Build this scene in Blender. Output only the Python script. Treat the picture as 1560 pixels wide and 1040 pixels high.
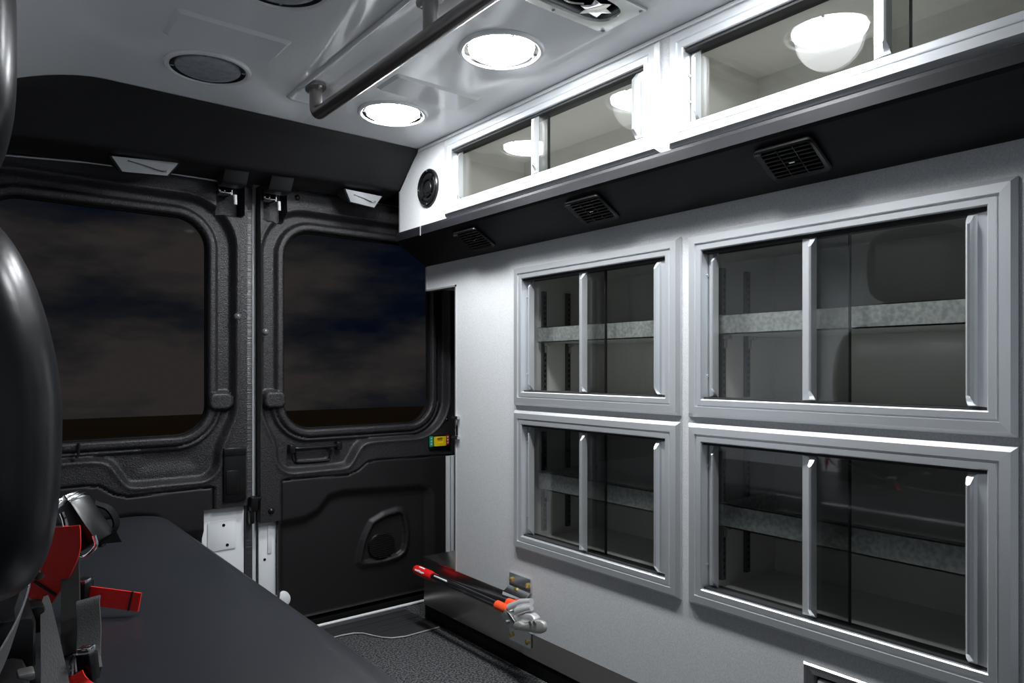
import bpy, bmesh, math, random
import numpy as np
from mathutils import Vector, Matrix

for o in list(bpy.data.objects):
    bpy.data.objects.remove(o, do_unlink=True)
S = bpy.context.scene
C = S.collection
random.seed(4)
R = math.radians

# ------------------------------------------------------------------ camera, sky, exposure
# axes: +Y runs to the rear doors, +X to the cabinet wall, z=0 is the floor
CAMZ = 0.90
cam = bpy.data.cameras.new('camera')
camo = bpy.data.objects.new('camera', cam)
C.objects.link(camo)
camo.location = (0, 0, CAMZ)
camo.rotation_euler = (R(90), 0, R(-38.45))
cam.sensor_width = 36.0
cam.lens = 36.0 * 1071 / 1560
cam.shift_y = 41 / 1560
cam.clip_start = 0.02
cam.clip_end = 3000
S.camera = camo

S.view_settings.view_transform = 'Standard'
S.view_settings.look = 'None'
S.view_settings.gamma = 1
S.view_settings.use_curve_mapping = False
S.view_settings.exposure = 0.50
LAMP = 76.0         # radiance of the lit LED discs
BEAM = 18.5          # watts of the downward beam behind each lit lens

world = bpy.data.worlds.new('night_sky')
S.world = world
world.use_nodes = True
nt = world.node_tree
nt.nodes.clear()
N = nt.nodes.new
out = N('ShaderNodeOutputWorld'); bg = N('ShaderNodeBackground')
tc = N('ShaderNodeTexCoord'); mp = N('ShaderNodeMapping')
mp.inputs['Scale'].default_value = (2.2, 2.2, 6.5)
mp.inputs['Location'].default_value = (0.35, 0.0, 0.4)
nz = N('ShaderNodeTexNoise'); nz.inputs['Scale'].default_value = 1.5
nz.inputs['Detail'].default_value = 9; nz.inputs['Roughness'].default_value = 0.55
rp = N('ShaderNodeValToRGB')
rp.color_ramp.elements[0].position = 0.40; rp.color_ramp.elements[0].color = (0.0015, 0.0032, 0.0080, 1)
rp.color_ramp.elements[1].position = 0.62; rp.color_ramp.elements[1].color = (0.026, 0.0225, 0.0215, 1)
e = rp.color_ramp.elements.new(0.50); e.color = (0.009, 0.0095, 0.0115, 1)
nt.links.new(tc.outputs['Generated'], mp.inputs['Vector'])
nt.links.new(mp.outputs['Vector'], nz.inputs['Vector'])
sx = N('ShaderNodeSeparateXYZ'); nt.links.new(tc.outputs['Generated'], sx.inputs[0])
az = N('ShaderNodeMath'); az.operation = 'MULTIPLY_ADD'; az.inputs[1].default_value = -0.22; az.inputs[2].default_value = 0.075   # cloud thins out eastwards
nt.links.new(sx.outputs['X'], az.inputs[0])
ad = N('ShaderNodeMath'); ad.operation = 'ADD'
nt.links.new(nz.outputs['Fac'], ad.inputs[0]); nt.links.new(az.outputs[0], ad.inputs[1])
nt.links.new(ad.outputs[0], rp.inputs['Fac'])
nt.links.new(rp.outputs['Color'], bg.inputs['Color'])
bg.inputs['Strength'].default_value = 0.72
nt.links.new(bg.outputs['Background'], out.inputs['Surface'])

# ------------------------------------------------------------------ materials
def mat(name, col, rough=0.5, metal=0.0, spec=0.5, noise=None, bump=None, emit=None, coat=0.0,
        rnoise=None, aniso=None):
    """noise=(scale, amount, second colour), bump=(scale, strength, distance)"""
    m = bpy.data.materials.new(name); m.use_nodes = True
    t = m.node_tree; b = t.nodes['Principled BSDF']
    b.inputs['Base Color'].default_value = (*col, 1)
    b.inputs['Roughness'].default_value = rough
    b.inputs['Metallic'].default_value = metal
    b.inputs['Specular IOR Level'].default_value = spec
    b.inputs['Coat Weight'].default_value = coat
    b.inputs['Coat Roughness'].default_value = 0.05
    co = t.nodes.new('ShaderNodeTexCoord')
    def mapped(scale):
        if isinstance(scale, tuple):
            mm = t.nodes.new('ShaderNodeMapping'); mm.inputs['Scale'].default_value = scale
            t.links.new(co.outputs['Object'], mm.inputs['Vector']); return mm.outputs['Vector'], 1.0
        return co.outputs['Object'], scale
    if noise:
        v, s = mapped(noise[0])
        n = t.nodes.new('ShaderNodeTexNoise'); n.inputs['Scale'].default_value = s
        n.inputs['Detail'].default_value = 4
        t.links.new(v, n.inputs['Vector'])
        r = t.nodes.new('ShaderNodeValToRGB')
        r.color_ramp.elements[0].position = 0.5 - noise[1]; r.color_ramp.elements[0].color = (*col, 1)
        r.color_ramp.elements[1].position = 0.5 + noise[1]; r.color_ramp.elements[1].color = (*noise[2], 1)
        t.links.new(n.outputs['Fac'], r.inputs['Fac'])
        t.links.new(r.outputs['Color'], b.inputs['Base Color'])
    if bump:
        v, s = mapped(bump[0])
        n = t.nodes.new('ShaderNodeTexNoise'); n.inputs['Scale'].default_value = s
        n.inputs['Detail'].default_value = 3
        t.links.new(v, n.inputs['Vector'])
        u = t.nodes.new('ShaderNodeBump'); u.inputs['Strength'].default_value = bump[1]
        u.inputs['Distance'].default_value = bump[2]
        t.links.new(n.outputs['Fac'], u.inputs['Height'])
        t.links.new(u.outputs['Normal'], b.inputs['Normal'])
    if emit:
        b.inputs['Emission Color'].default_value = (*emit[0], 1)
        b.inputs['Emission Strength'].default_value = emit[1]
    return m

def glass(name, tint, gloss=1.0, rough=0.0):
    m = bpy.data.materials.new(name); m.use_nodes = True
    t = m.node_tree; t.nodes.clear(); n = t.nodes.new
    o = n('ShaderNodeOutputMaterial'); mx = n('ShaderNodeMixShader'); tr = n('ShaderNodeBsdfTransparent')
    gl = n('ShaderNodeBsdfGlossy'); fr = n('ShaderNodeLayerWeight'); k = n('ShaderNodeMath'); k.operation = 'MULTIPLY'
    pw = n('ShaderNodeMath'); pw.operation = 'POWER'; pw.inputs[1].default_value = 5.0
    sc = n('ShaderNodeMath'); sc.operation = 'MULTIPLY_ADD'; sc.inputs[1].default_value = 0.96; sc.inputs[2].default_value = 0.04
    tr.inputs['Color'].default_value = (*tint, 1); gl.inputs['Roughness'].default_value = rough
    fr.inputs['Blend'].default_value = 0.5; k.inputs[1].default_value = gloss      # Schlick reflectance, the same on both faces
    t.links.new(fr.outputs['Facing'], pw.inputs[0]); t.links.new(pw.outputs[0], sc.inputs[0]); t.links.new(sc.outputs[0], k.inputs[0]); t.links.new(k.outputs[0], mx.inputs[0])
    t.links.new(tr.outputs[0], mx.inputs[1]); t.links.new(gl.outputs[0], mx.inputs[2])
    t.links.new(mx.outputs[0], o.inputs[0])
    return m

M = {}
M['ceil'] = mat('gloss_white_liner', (0.87, 0.89, 0.91), 0.10, spec=0.6)
M['wall'] = mat('speckled_grey_panel', (0.53, 0.54, 0.55), 0.42, noise=(420, 0.12, (0.65, 0.66, 0.67)), bump=(500, 0.15, 0.0006))
M['cab_in'] = mat('warm_white_lining', (0.82, 0.815, 0.78), 0.55)
M['alu'] = mat('satin_aluminium', (0.80, 0.825, 0.845), 0.34, 0.7, noise=((3, 3, 3), 0.3, (0.74, 0.765, 0.785)))
M['alu_dark'] = mat('track_felt', (0.012, 0.012, 0.013), 0.7)
M['galv'] = mat('galvanised_steel', (0.52, 0.56, 0.54), 0.42, 0.35, noise=(110, 0.12, (0.78, 0.82, 0.79)))
M['glass_low'] = glass('tinted_cabinet_glass', (0.825, 0.83, 0.825), 2.0)
M['glass_up'] = glass('light_cabinet_glass', (0.84, 0.843, 0.832), 1.3)
M['glass_rear'] = glass('rear_window_glass', (0.93, 0.93, 0.93), 0.006)
M['grain'] = mat('grained_black_plastic', (0.009, 0.0085, 0.0095), 0.40, spec=0.45, noise=(260, 0.12, (0.030, 0.029, 0.032)), bump=(300, 0.8, 0.0022))
M['card'] = mat('fine_black_plastic', (0.009, 0.0085, 0.0095), 0.5, spec=0.4, bump=(600, 0.3, 0.0008))
M['hdr'] = mat('header_black_plastic', (0.008, 0.008, 0.009), 0.45, spec=0.4, bump=(700, 0.2, 0.0006))
M['black'] = mat('smooth_black_plastic', (0.005, 0.005, 0.0055), 0.3, spec=0.35)
M['rubber'] = mat('black_rubber', (0.004, 0.004, 0.004), 0.6, spec=0.12)
M['vinyl'] = mat('black_vinyl', (0.016, 0.018, 0.022), 0.33, noise=((5, 2, 5), 0.25, (0.022, 0.024, 0.030)), bump=(55, 0.06, 0.002))
M['vinyl_seat'] = mat('seat_vinyl', (0.012, 0.0125, 0.015), 0.30, spec=0.4, bump=(60, 0.08, 0.002))
M['floor'] = mat('speckled_rubber_floor', (0.008, 0.0085, 0.009), 0.75, spec=0.25, noise=(170, 0.06, (0.10, 0.104, 0.108)), bump=(170, 0.5, 0.003))
M['ribbed'] = mat('ribbed_threshold', (0.03, 0.03, 0.031), 0.42, bump=((2, 40, 2), 0.3, 0.002))
M['white_metal'] = mat('white_painted_metal', (0.78, 0.80, 0.82), 0.3)
M['chrome'] = mat('chrome', (0.85, 0.86, 0.87), 0.12, 1.0)
M['steel'] = mat('bare_steel', (0.62, 0.62, 0.62), 0.25, 1.0)
M['stainless'] = mat('stainless_sheet', (0.52, 0.49, 0.46), 0.27, 1.0, bump=((1, 1, 160), 0.08, 0.001))
M['bar'] = mat('brushed_bar_steel', (0.34, 0.32, 0.31), 0.33, 1.0, bump=((220, 6, 220), 0.1, 0.0005))
M['cast'] = mat('cast_socket_steel', (0.36, 0.35, 0.34), 0.35, 0.9)
M['slot_strip'] = mat('dull_zinc_standard', (0.10, 0.10, 0.105), 0.45, 0.5)
M['rivet'] = mat('grey_plastic_rivet', (0.09, 0.09, 0.095), 0.3)
M['fascia'] = mat('slate_duct_fascia', (0.0055, 0.0055, 0.007), 0.5, spec=0.22, noise=((40, 6, 40), 0.2, (0.012, 0.012, 0.015)))
M['louver'] = mat('louver_plastic', (0.014, 0.014, 0.015), 0.4)
M['tube'] = mat('gloss_black_tube', (0.008, 0.008, 0.009), 0.14, coat=0.5)
M['led_on'] = mat('lit_led_lens', (0.9, 0.9, 0.9), 0.4, emit=((0.94, 0.97, 1.0), LAMP))
M['led_off'] = mat('unlit_led_lens', (0.30, 0.32, 0.36), 0.2, noise=(60, 0.2, (0.40, 0.42, 0.46)))
M['lens'] = mat('clear_lamp_lens', (0.34, 0.35, 0.36), 0.12, 0.2)
M['lens_bright'] = mat('frosted_lamp_lens', (0.75, 0.76, 0.76), 0.3)
M['red'] = mat('red_webbing', (0.85, 0.022, 0.018), 0.55, bump=((40, 500, 500), 0.5, 0.001))
M['grip_red'] = mat('red_rubber_grip', (0.70, 0.01, 0.012), 0.4)
M['orange'] = mat('orange_collar', (0.85, 0.085, 0.018), 0.45)
M['web'] = mat('grey_webbing', (0.075, 0.075, 0.078), 0.6, bump=((500, 40, 500), 0.5, 0.001))
M['thread'] = mat('black_stitching', (0.01, 0.01, 0.01), 0.7)
M['brass'] = mat('brass_zinc_bolt', (0.62, 0.47, 0.16), 0.3, 1.0)
M['jaw'] = mat('forged_grey_jaw', (0.55, 0.54, 0.51), 0.4, 0.5)
M['jaw_white'] = mat('bright_cast_metal', (0.82, 0.82, 0.83), 0.28, 0.6)
M['green'] = mat('green_sticker', (0.02, 0.32, 0.20), 0.4)
M['yellow'] = mat('yellow_slider', (0.85, 0.62, 0.01), 0.4)
M['redst'] = mat('red_sticker', (0.45, 0.015, 0.02), 0.4)
M['print'] = mat('white_print', (0.85, 0.85, 0.85), 0.5)
M['wallL'] = mat('left_liner_grey', (0.74, 0.77, 0.82), 0.4, noise=(400, 0.12, (0.78, 0.81, 0.86)))
M['field'] = mat('dry_field', (0.34, 0.20, 0.055), 0.9, noise=(0.25, 0.25, (0.20, 0.12, 0.03)))
M['plate'] = mat('vent_cover_plate', (0.60, 0.62, 0.60), 0.25, 0.35)
M['seal'] = mat('ribbed_door_seal', (0.05, 0.05, 0.055), 0.35, bump=((2, 2, 260), 0.9, 0.003))
M['wire_red'] = mat('dark_red_sealant', (0.16, 0.01, 0.01), 0.5)

# ------------------------------------------------------------------ helpers
def setp(o, label=None, cat=None, group=None, kind=None):
    if label: o['label'] = label
    if cat: o['category'] = cat
    if group: o['group'] = group
    if kind: o['kind'] = kind
    return o

def link(name, me, m, parent=None, smooth=False):
    if m is not None:
        me.materials.append(M[m] if isinstance(m, str) else m)
    if smooth:
        for p in me.polygons: p.use_smooth = True
    o = bpy.data.objects.new(name, me); C.objects.link(o)
    if parent is not None:
        o.parent = parent
        o.matrix_parent_inverse = Matrix.Translation(-parent.location) if parent.parent is None else \
            Matrix.Translation(-parent.matrix_basis.translation) if False else Matrix.Identity(4)
        if parent.type == 'EMPTY' or parent.location.length > 0:
            o.matrix_parent_inverse = Matrix.Translation(-parent.location)
    return o

def thing(name, loc, label, cat, group=None, kind=None):
    o = bpy.data.objects.new(name, None); C.objects.link(o)
    o.empty_display_size = 0.05; o.location = loc
    return setp(o, label, cat, group, kind)

def bmobj(name, bm, m, parent=None, smooth=False, angle=None):
    bmesh.ops.recalc_face_normals(bm, faces=bm.faces)
    me = bpy.data.meshes.new(name); bm.to_mesh(me); bm.free()
    o = link(name, me, m, parent, smooth or angle is not None)
    if angle is not None:
        me.set_sharp_from_angle(angle=R(angle))
    return o

def pyobj(name, v, f, m, parent=None, smooth=False, angle=None):
    bm = bmesh.new()
    vs = [bm.verts.new(p) for p in v]
    for q in f:
        try: bm.faces.new([vs[i] for i in q])
        except ValueError: pass
    return bmobj(name, bm, m, parent, smooth, angle)

def add_box(bm, x0, x1, y0, y1, z0, z1, bev=0.0, seg=2, mx=None):
    b = bmesh.new()
    bmesh.ops.create_cube(b, size=1.0)
    for v in b.verts:
        v.co = Vector(((x0 + x1) / 2 + v.co.x * (x1 - x0), (y0 + y1) / 2 + v.co.y * (y1 - y0), (z0 + z1) / 2 + v.co.z * (z1 - z0)))
    if bev > 0:
        bmesh.ops.bevel(b, geom=list(b.edges), offset=bev, segments=seg, profile=0.5, affect='EDGES')
    if mx is not None: bmesh.ops.transform(b, matrix=mx, verts=b.verts)
    merge(bm, b)

def merge(bm, b):
    me = bpy.data.meshes.new('tmp'); b.to_mesh(me); b.free()
    bm.from_mesh(me); bpy.data.meshes.remove(me)

def box(name, x0, x1, y0, y1, z0, z1, m, parent=None, bev=0.0, seg=2, mx=None):
    bm = bmesh.new(); add_box(bm, x0, x1, y0, y1, z0, z1, bev, seg, mx)
    return bmobj(name, bm, m, parent, angle=40 if bev > 0 else None)

def add_tube(bm, pts, r, n=14, cap=True):
    pts = [Vector(p) for p in pts]
    rs = r if isinstance(r, (list, tuple)) else [r] * len(pts)
    rings = []; up = None
    for i, p in enumerate(pts):
        if i == 0: t = pts[1] - p
        elif i == len(pts) - 1: t = p - pts[-2]
        else: t = (pts[i + 1] - p).normalized() + (p - pts[i - 1]).normalized()
        t.normalize()
        if up is None:
            up = Vector((0, 0, 1)) if abs(t.z) < 0.9 else Vector((1, 0, 0))
        a = (up - t * up.dot(t)).normalized(); b = t.cross(a); up = a
        rings.append([bm.verts.new(p + (a * math.cos(2 * math.pi * k / n) + b * math.sin(2 * math.pi * k / n)) * rs[i]) for k in range(n)])
    for i in range(len(rings) - 1):
        for k in range(n):
            bm.faces.new((rings[i][k], rings[i][(k + 1) % n], rings[i + 1][(k + 1) % n], rings[i + 1][k]))
    if cap:
        bm.faces.new(rings[0][::-1]); bm.faces.new(rings[-1])

def tube(name, pts, r, m, parent=None, n=14):
    bm = bmesh.new(); add_tube(bm, pts, r, n)
    return bmobj(name, bm, m, parent, angle=40)

def lathe(name, prof, m, parent=None, n=40, mx=None, angle=35):
    """prof: list of (radius, height) along local z"""
    bm = bmesh.new(); rings = []
    for r, z in prof:
        if r < 1e-6: rings.append([bm.verts.new((0, 0, z))])
        else: rings.append([bm.verts.new((r * math.cos(2 * math.pi * k / n), r * math.sin(2 * math.pi * k / n), z)) for k in range(n)])
    for a, b in zip(rings, rings[1:]):
        for k in range(n):
            q = [a[k % len(a)], a[(k + 1) % n % len(a)], b[(k + 1) % n % len(b)], b[k % len(b)]]
            q = list(dict.fromkeys(q))
            if len(q) > 2: bm.faces.new(q)
    if mx is not None: bmesh.ops.transform(bm, matrix=mx, verts=bm.verts)
    return bmobj(name, bm, m, parent, angle=angle)

def prism(name, poly, lo, hi, axis, m, parent=None, bev=0.0):
    """poly in the two other axes (cyclic order x,y,z without axis), extruded from lo to hi"""
    def P(a, b, c):
        return {'x': (c, a, b), 'y': (a, c, b), 'z': (a, b, c)}[axis]
    n = len(poly); bm = bmesh.new()
    A = [bm.verts.new(P(a, b, lo)) for a, b in poly]; B = [bm.verts.new(P(a, b, hi)) for a, b in poly]
    bm.faces.new(A); bm.faces.new(B[::-1])
    for i in range(n): bm.faces.new((A[i], B[i], B[(i + 1) % n], A[(i + 1) % n]))
    if bev > 0:
        bmesh.ops.recalc_face_normals(bm, faces=bm.faces)
        bmesh.ops.bevel(bm, geom=list(bm.edges), offset=bev, segments=2, profile=0.5, affect='EDGES')
    return bmobj(name, bm, m, parent, angle=35)

def ribbon(name, pts, wdir, width, thick, m, parent=None):
    """flat strap along pts; wdir one vector or one per point"""
    pts = [Vector(p) for p in pts]; bm = bmesh.new(); rings = []
    for i, p in enumerate(pts):
        t = (pts[min(i + 1, len(pts) - 1)] - pts[max(i - 1, 0)]).normalized()
        w = Vector(wdir[i] if isinstance(wdir, list) else wdir); w = (w - t * w.dot(t)).normalized()
        nn = t.cross(w)
        a = w * (width[i] if isinstance(width, list) else width) / 2; b = nn * thick / 2
        rings.append([bm.verts.new(p + q) for q in (a + b, -a + b, -a - b, a - b)])
    for i in range(len(rings) - 1):
        for k in range(4): bm.faces.new((rings[i][k], rings[i][(k + 1) % 4], rings[i + 1][(k + 1) % 4], rings[i + 1][k]))
    bm.faces.new(rings[0][::-1]); bm.faces.new(rings[-1])
    return bmobj(name, bm, m, parent, angle=30)

def smooth_path(pts, n=6):
    """Catmull-Rom resample"""
    P = [Vector(p) for p in pts]; P = [P[0] * 2 - P[1]] + P + [P[-1] * 2 - P[-2]]; o = []
    for i in range(1, len(P) - 2):
        for k in range(n):
            t = k / n
            o.append(0.5 * ((2 * P[i]) + (P[i + 1] - P[i - 1]) * t + (2 * P[i - 1] - 5 * P[i] + 4 * P[i + 1] - P[i + 2]) * t * t
                            + (3 * P[i] - P[i - 1] - 3 * P[i + 1] + P[i + 2]) * t ** 3))
    o.append(P[-2]); return o

def rrect(x0, x1, y0, y1, r, n=6):
    o = []
    for cx, cy, a0 in ((x1 - r, y1 - r, 0), (x0 + r, y1 - r, 90), (x0 + r, y0 + r, 180), (x1 - r, y0 + r, 270)):
        for k in range(n + 1):
            a = R(a0 + 90 * k / n); o.append((cx + r * math.cos(a), cy + r * math.sin(a)))
    return o

def grid_panel(name, ax, lo, hi, ub, vb, hole, m, parent=None):
    """slab between lo and hi along ax, cells ub x vb, hole(u,v)->True leaves the cell open"""
    def P(u, v, c): return {'x': (c, u, v), 'y': (u, c, v), 'z': (u, v, c)}[ax]
    nu, nv = len(ub) - 1, len(vb) - 1
    sol = [[not hole((ub[i] + ub[i + 1]) / 2, (vb[j] + vb[j + 1]) / 2) for j in range(nv)] for i in range(nu)]
    bm = bmesh.new(); cache = {}
    def V(i, j, k):
        if (i, j, k) not in cache: cache[(i, j, k)] = bm.verts.new(P(ub[i], vb[j], hi if k else lo))
        return cache[(i, j, k)]
    for i in range(nu):
        for j in range(nv):
            if not sol[i][j]: continue
            bm.faces.new((V(i, j, 0), V(i + 1, j, 0), V(i + 1, j + 1, 0), V(i, j + 1, 0)))
            bm.faces.new((V(i, j, 1), V(i, j + 1, 1), V(i + 1, j + 1, 1), V(i + 1, j, 1)))
            for di, dj, a, b in ((-1, 0, (i, j), (i, j + 1)), (1, 0, (i + 1, j + 1), (i + 1, j)), (0, -1, (i + 1, j), (i, j)), (0, 1, (i, j + 1), (i + 1, j + 1))):
                ii, jj = i + di, j + dj
                if ii < 0 or jj < 0 or ii >= nu or jj >= nv or not sol[ii][jj]:
                    bm.faces.new((V(*a, 0), V(*b, 0), V(*b, 1), V(*a, 1)))
    return bmobj(name, bm, m, parent)

def pad(name, c, half, m, parent=None, e=4.0, n=20, fn=None):
    """superellipsoid cushion"""
    bm = bmesh.new(); bmesh.ops.create_cube(bm, size=2.0)
    bmesh.ops.subdivide_edges(bm, edges=list(bm.edges), cuts=n, use_grid_fill=True)
    for v in bm.verts:
        p = np.array(v.co); p = np.sign(p) * np.sin(np.abs(p) * math.pi / 2 * 0.5) / math.sin(math.pi / 4)
        r = (np.abs(p) ** e).sum() ** (1 / e); p = p / r
        q = Vector((c[0] + p[0] * half[0], c[1] + p[1] * half[1], c[2] + p[2] * half[2]))
        if fn: q = fn(q, p)
        v.co = q
    return bmobj(name, bm, m, parent, smooth=True)

W = 1.327      # cabinet wall face
W2 = 1.215     # face of the upper cabinets
D = 2.345      # inner face of the rear doors
XL = -0.17     # left wall
YF = -0.75     # front bulkhead
ZC = 1.632     # ceiling

# ------------------------------------------------------------------ setting
fl = setp(box('floor', XL, 1.66, YF, 2.42, -0.05, 0.0, 'floor'), 'dark speckled rubber van floor', 'floor', kind='structure')

def ceil_z(x):
    return ZC if x >= 0.3 else ZC - 0.235 * ((0.3 - x) / 0.47) ** 1.75

TX0, TX1, TY0, TY1 = 0.712, 0.79, -0.2, 1.86      # trough around the grab bar
VX0, VX1, VY0, VY1 = 0.815, 1.075, 0.966, 1.056  # opening behind the ceiling vent
xs = [XL + (0.3 - XL) * i / 14 for i in range(15)] + [0.5, TX0, TX1, VX0, VX1, 1.215, 1.45, 1.66]
ys = [YF, TY0, VY0, VY1, TY1, 2.06, 2.36]
bm = bmesh.new()
cv = {(i, j): bm.verts.new((x, y, ceil_z(x))) for i, x in enumerate(xs) for j, y in enumerate(ys)}
for i in range(len(xs) - 1):
    for j in range(len(ys) - 1):
        if abs(xs[i] - TX0) < 1e-6 and j in (1, 2, 3): continue
        if abs(xs[i] - VX0) < 1e-6 and j == 2: continue
        bm.faces.new((cv[i, j], cv[i + 1, j], cv[i + 1, j + 1], cv[i, j + 1]))
ce = bmobj('ceiling', bm, 'ceil', smooth=True)
for p in ce.data.polygons:
    if p.normal.z > 0: pass
sm = ce.modifiers.new('thickness', 'SOLIDIFY'); sm.thickness = 0.02; sm.offset = -1 if ce.data.polygons[0].normal.z < 0 else 1
setp(ce, 'glossy white moulded van ceiling liner', 'ceiling', kind='structure')
# trough (open box, pressed up into the liner) with a rolled lip
bm = bmesh.new()
lo = rrect(TX0, TX1, TY0, TY1, 0.006, 2); n = len(lo)
def ring(off, z, rad):
    return [bm.verts.new((x, y, z)) for x, y in rrect(TX0 - off, TX1 + off, TY0 - off, TY1 + off, rad, 6)]
rg = [ring(0.012, ZC - 0.0003, 0.02), ring(0.008, ZC - 0.004, 0.018), ring(0.002, ZC - 0.004, 0.014), ring(-0.003, ZC, 0.012), ring(-0.007, ZC + 0.012, 0.010), ring(-0.012, ZC + 0.014, 0.008)]
for a, b in zip(rg, rg[1:]):
    for k in range(len(a)): bm.faces.new((a[k], a[(k + 1) % len(a)], b[(k + 1) % len(b)], b[k]))
bm.faces.new(rg[-1])
bmobj('bar_trough', bm, 'ceil', ce, angle=50)
for (x0, x1, y0, y1) in ((0.355, 0.595, 1.54, 1.675), (0.862, 1.122, 1.542, 1.66), (0.355, 0.595, 0.98, 1.11), (0.862, 1.122, 0.50, 0.62)):
    bm = bmesh.new()
    a = [bm.verts.new((x, y, ZC)) for x, y in rrect(x0, x1, y0, y1, 0.008, 3)]
    b = [bm.verts.new((x, y, ZC - 0.006)) for x, y in rrect(x0 + 0.009, x1 - 0.009, y0 + 0.009, y1 - 0.009, 0.006, 3)]
    for k in range(len(a)): bm.faces.new((a[k], a[(k + 1) % len(a)], b[(k + 1) % len(b)], b[k]))
    bm.faces.new(b)
    bmobj('embossed_panel', bm, 'ceil', ce, angle=20)

setp(box('wall_left', XL - 0.04, XL, YF, 2.42, 0, 1.46, 'wallL'), 'grey liner wall behind the bench seats', 'wall', kind='structure')
setp(box('wall_front', XL, 1.66, YF - 0.04, YF, 0, 1.68, 'wallL'), 'grey front bulkhead of the van interior', 'wall', kind='structure')
setp(box('wall_outer_right', 1.66, 1.70, YF, 2.42, 0, 1.68, 'black'), 'black outer van side behind the cabinets', 'wall', kind='structure')

# cabinet wall: lower face with four openings and the tall notch at the rear
CAB = {'UL': (1.036, 1.654, 0.790, 1.206), 'LL': (1.036, 1.654, 0.363, 0.775),
       'UR': (0.374, 1.014, 0.790, 1.206), 'LR': (0.374, 1.014, 0.363, 0.775)}
INS = 0.02
HATCH = (0.36, 0.735, 0.14, 0.318)
yb = sorted({YF, 1.62, 1.974, 2.163, HATCH[0] + .02, HATCH[1] - .02} | {c[0] + INS for c in CAB.values()} | {c[1] - INS for c in CAB.values()})
zb = sorted({0.122, 0.217, 1.181, 1.30, HATCH[2] + .02, HATCH[3] - .02} | {c[2] + INS for c in CAB.values()} | {c[3] - INS for c in CAB.values()})
def whole(u, v):
    if u > 1.974 and v < 1.181: return True
    if u > 1.62 and v < 0.217: return True
    if HATCH[0] + .02 < u < HATCH[1] - .02 and HATCH[2] + .02 < v < HATCH[3] - .02: return True
    return any(c[0] + INS < u < c[1] - INS and c[2] + INS < v < c[3] - INS for c in CAB.values())
wr = grid_panel('wall_right', 'x', W, W + 0.02, yb, zb, whole, 'wall')
setp(wr, 'light grey speckled cabinet wall with four window openings', 'wall', kind='structure')
box('edge_trim', W - 0.002, W + 0.022, 1.973, 1.979, 0.217, 1.183, 'alu', wr)
box('edge_trim', W - 0.002, W + 0.022, 1.973, 2.165, 1.176, 1.182, 'alu', wr)
box('edge_trim', W - 0.002, W + 0.022, 2.160, 2.168, 1.177, 1.262, 'alu', wr)
box('notch_side', W + 0.02, 1.655, 1.962, 1.974, 0.217, 1.28, 'wall', wr)
box('notch_ceiling', W + 0.02, 1.655, 1.974, 2.163, 1.186, 1.20, 'wall', wr)
# hinge / latch on the notch edge
lt = thing('door_hinge', (W, 1.972, 0.66), 'small chrome hinge with black leaf on the cabinet notch edge', 'hinge')
for z in (0.735, 0.668):
    bm = bmesh.new(); add_tube(bm, [(W - 0.007, 1.985, z), (W - 0.007, 1.950, z)], 0.0055, 10)
    bmobj('pin', bm, 'chrome', lt, angle=40)
box('leaf', W - 0.004, W - 0.0005, 1.962, 1.984, 0.675, 0.71, 'black', lt, 0.001)
tube('spring_wire', smooth_path([(W - 0.006, 1.960, 0.727), (W - 0.008, 1.962, 0.715), (W - 0.007, 1.968, 0.70), (W - 0.007, 1.966, 0.676)]), 0.002, 'chrome', lt, 8)

# upper cabinet face
U = {'U1': (1.005, 1.861, 1.374, 1.617), 'U2': (0.10, 0.978, 1.374, 1.617)}
yb = sorted({YF, 2.03} | {c[0] + INS for c in U.values()} | {c[1] - INS for c in U.values()})
zb = sorted({1.368, ZC - .0005} | {c[2] + INS for c in U.values()} | {c[3] - INS for c in U.values()})
wu = grid_panel('wall_upper_right', 'x', W2, W2 + 0.018, yb, zb, lambda u, v: any(c[0] + INS < u < c[1] - INS and c[2] + INS < v < c[3] - INS for c in U.values()), 'wall')
setp(wu, 'white upper cabinet face under the ceiling', 'wall', kind='structure')
prism('end_panel', [(2.03, 1.368), (2.157, 1.368), (2.157, 1.515), (2.03, ZC - .0005)], W2, W2 + 0.018, 'x', 'wall', wu)
prism('end_cheek', [(W2, 1.368), (1.655, 1.368), (1.655, 1.515), (W2, 1.515)], 2.1575, 2.164, 'y', 'alu', wu)
box('top_bead', W2 - 0.004, W2, YF, 2.03, ZC - 0.012, ZC - 0.003, 'white_metal', wu, 0.001)

# black duct soffit below the upper cabinets
sf = prism('trim_1', [(W2 - 0.010, 1.369), (W2 - 0.012, 1.362), (W2 - 0.012, 1.340), (W2 - 0.006, 1.334), (W - 0.006, 1.2655), (W - 0.001, 1.264), (W - 0.001, 1.369)], YF + 0.002, 2.163, 'y', 'fascia', None)
for p in sf.data.polygons: p.use_smooth = False
for v in sf.data.vertices:
    if v.co.y > 2.1: v.co.y = 2.163
setp(sf, 'long black air duct soffit under the upper cabinets', 'soffit', kind='structure')
box('duct_joint', W2 - 0.0135, W2 - 0.0115, 1.998, 2.001, 1.337, 1.368, 'alu', sf)

# stainless wheel box / kick plate
kp = thing('trim_2', (W, 1.5, 0), 'polished stainless kick plate and wheel box below the cabinet wall', 'kick plate', kind='structure')
box('wheel_box', W + 0.001, 1.655, 1.62, 2.185, 0.05, 0.2165, 'stainless', kp, 0.002)
box('lip', W - 0.002, 1.655, 1.974, 2.187, 0.2165, 0.222, 'stainless', kp, 0.001)
box('kick_sheet', W + 0.001, W + 0.02, YF + 0.01, 1.619, 0.05, 0.1215, 'stainless', kp)
box('toe_strip', W + 0.004, W + 0.02, YF + 0.01, 2.18, 0.0, 0.05, 'rubber', kp)

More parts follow.
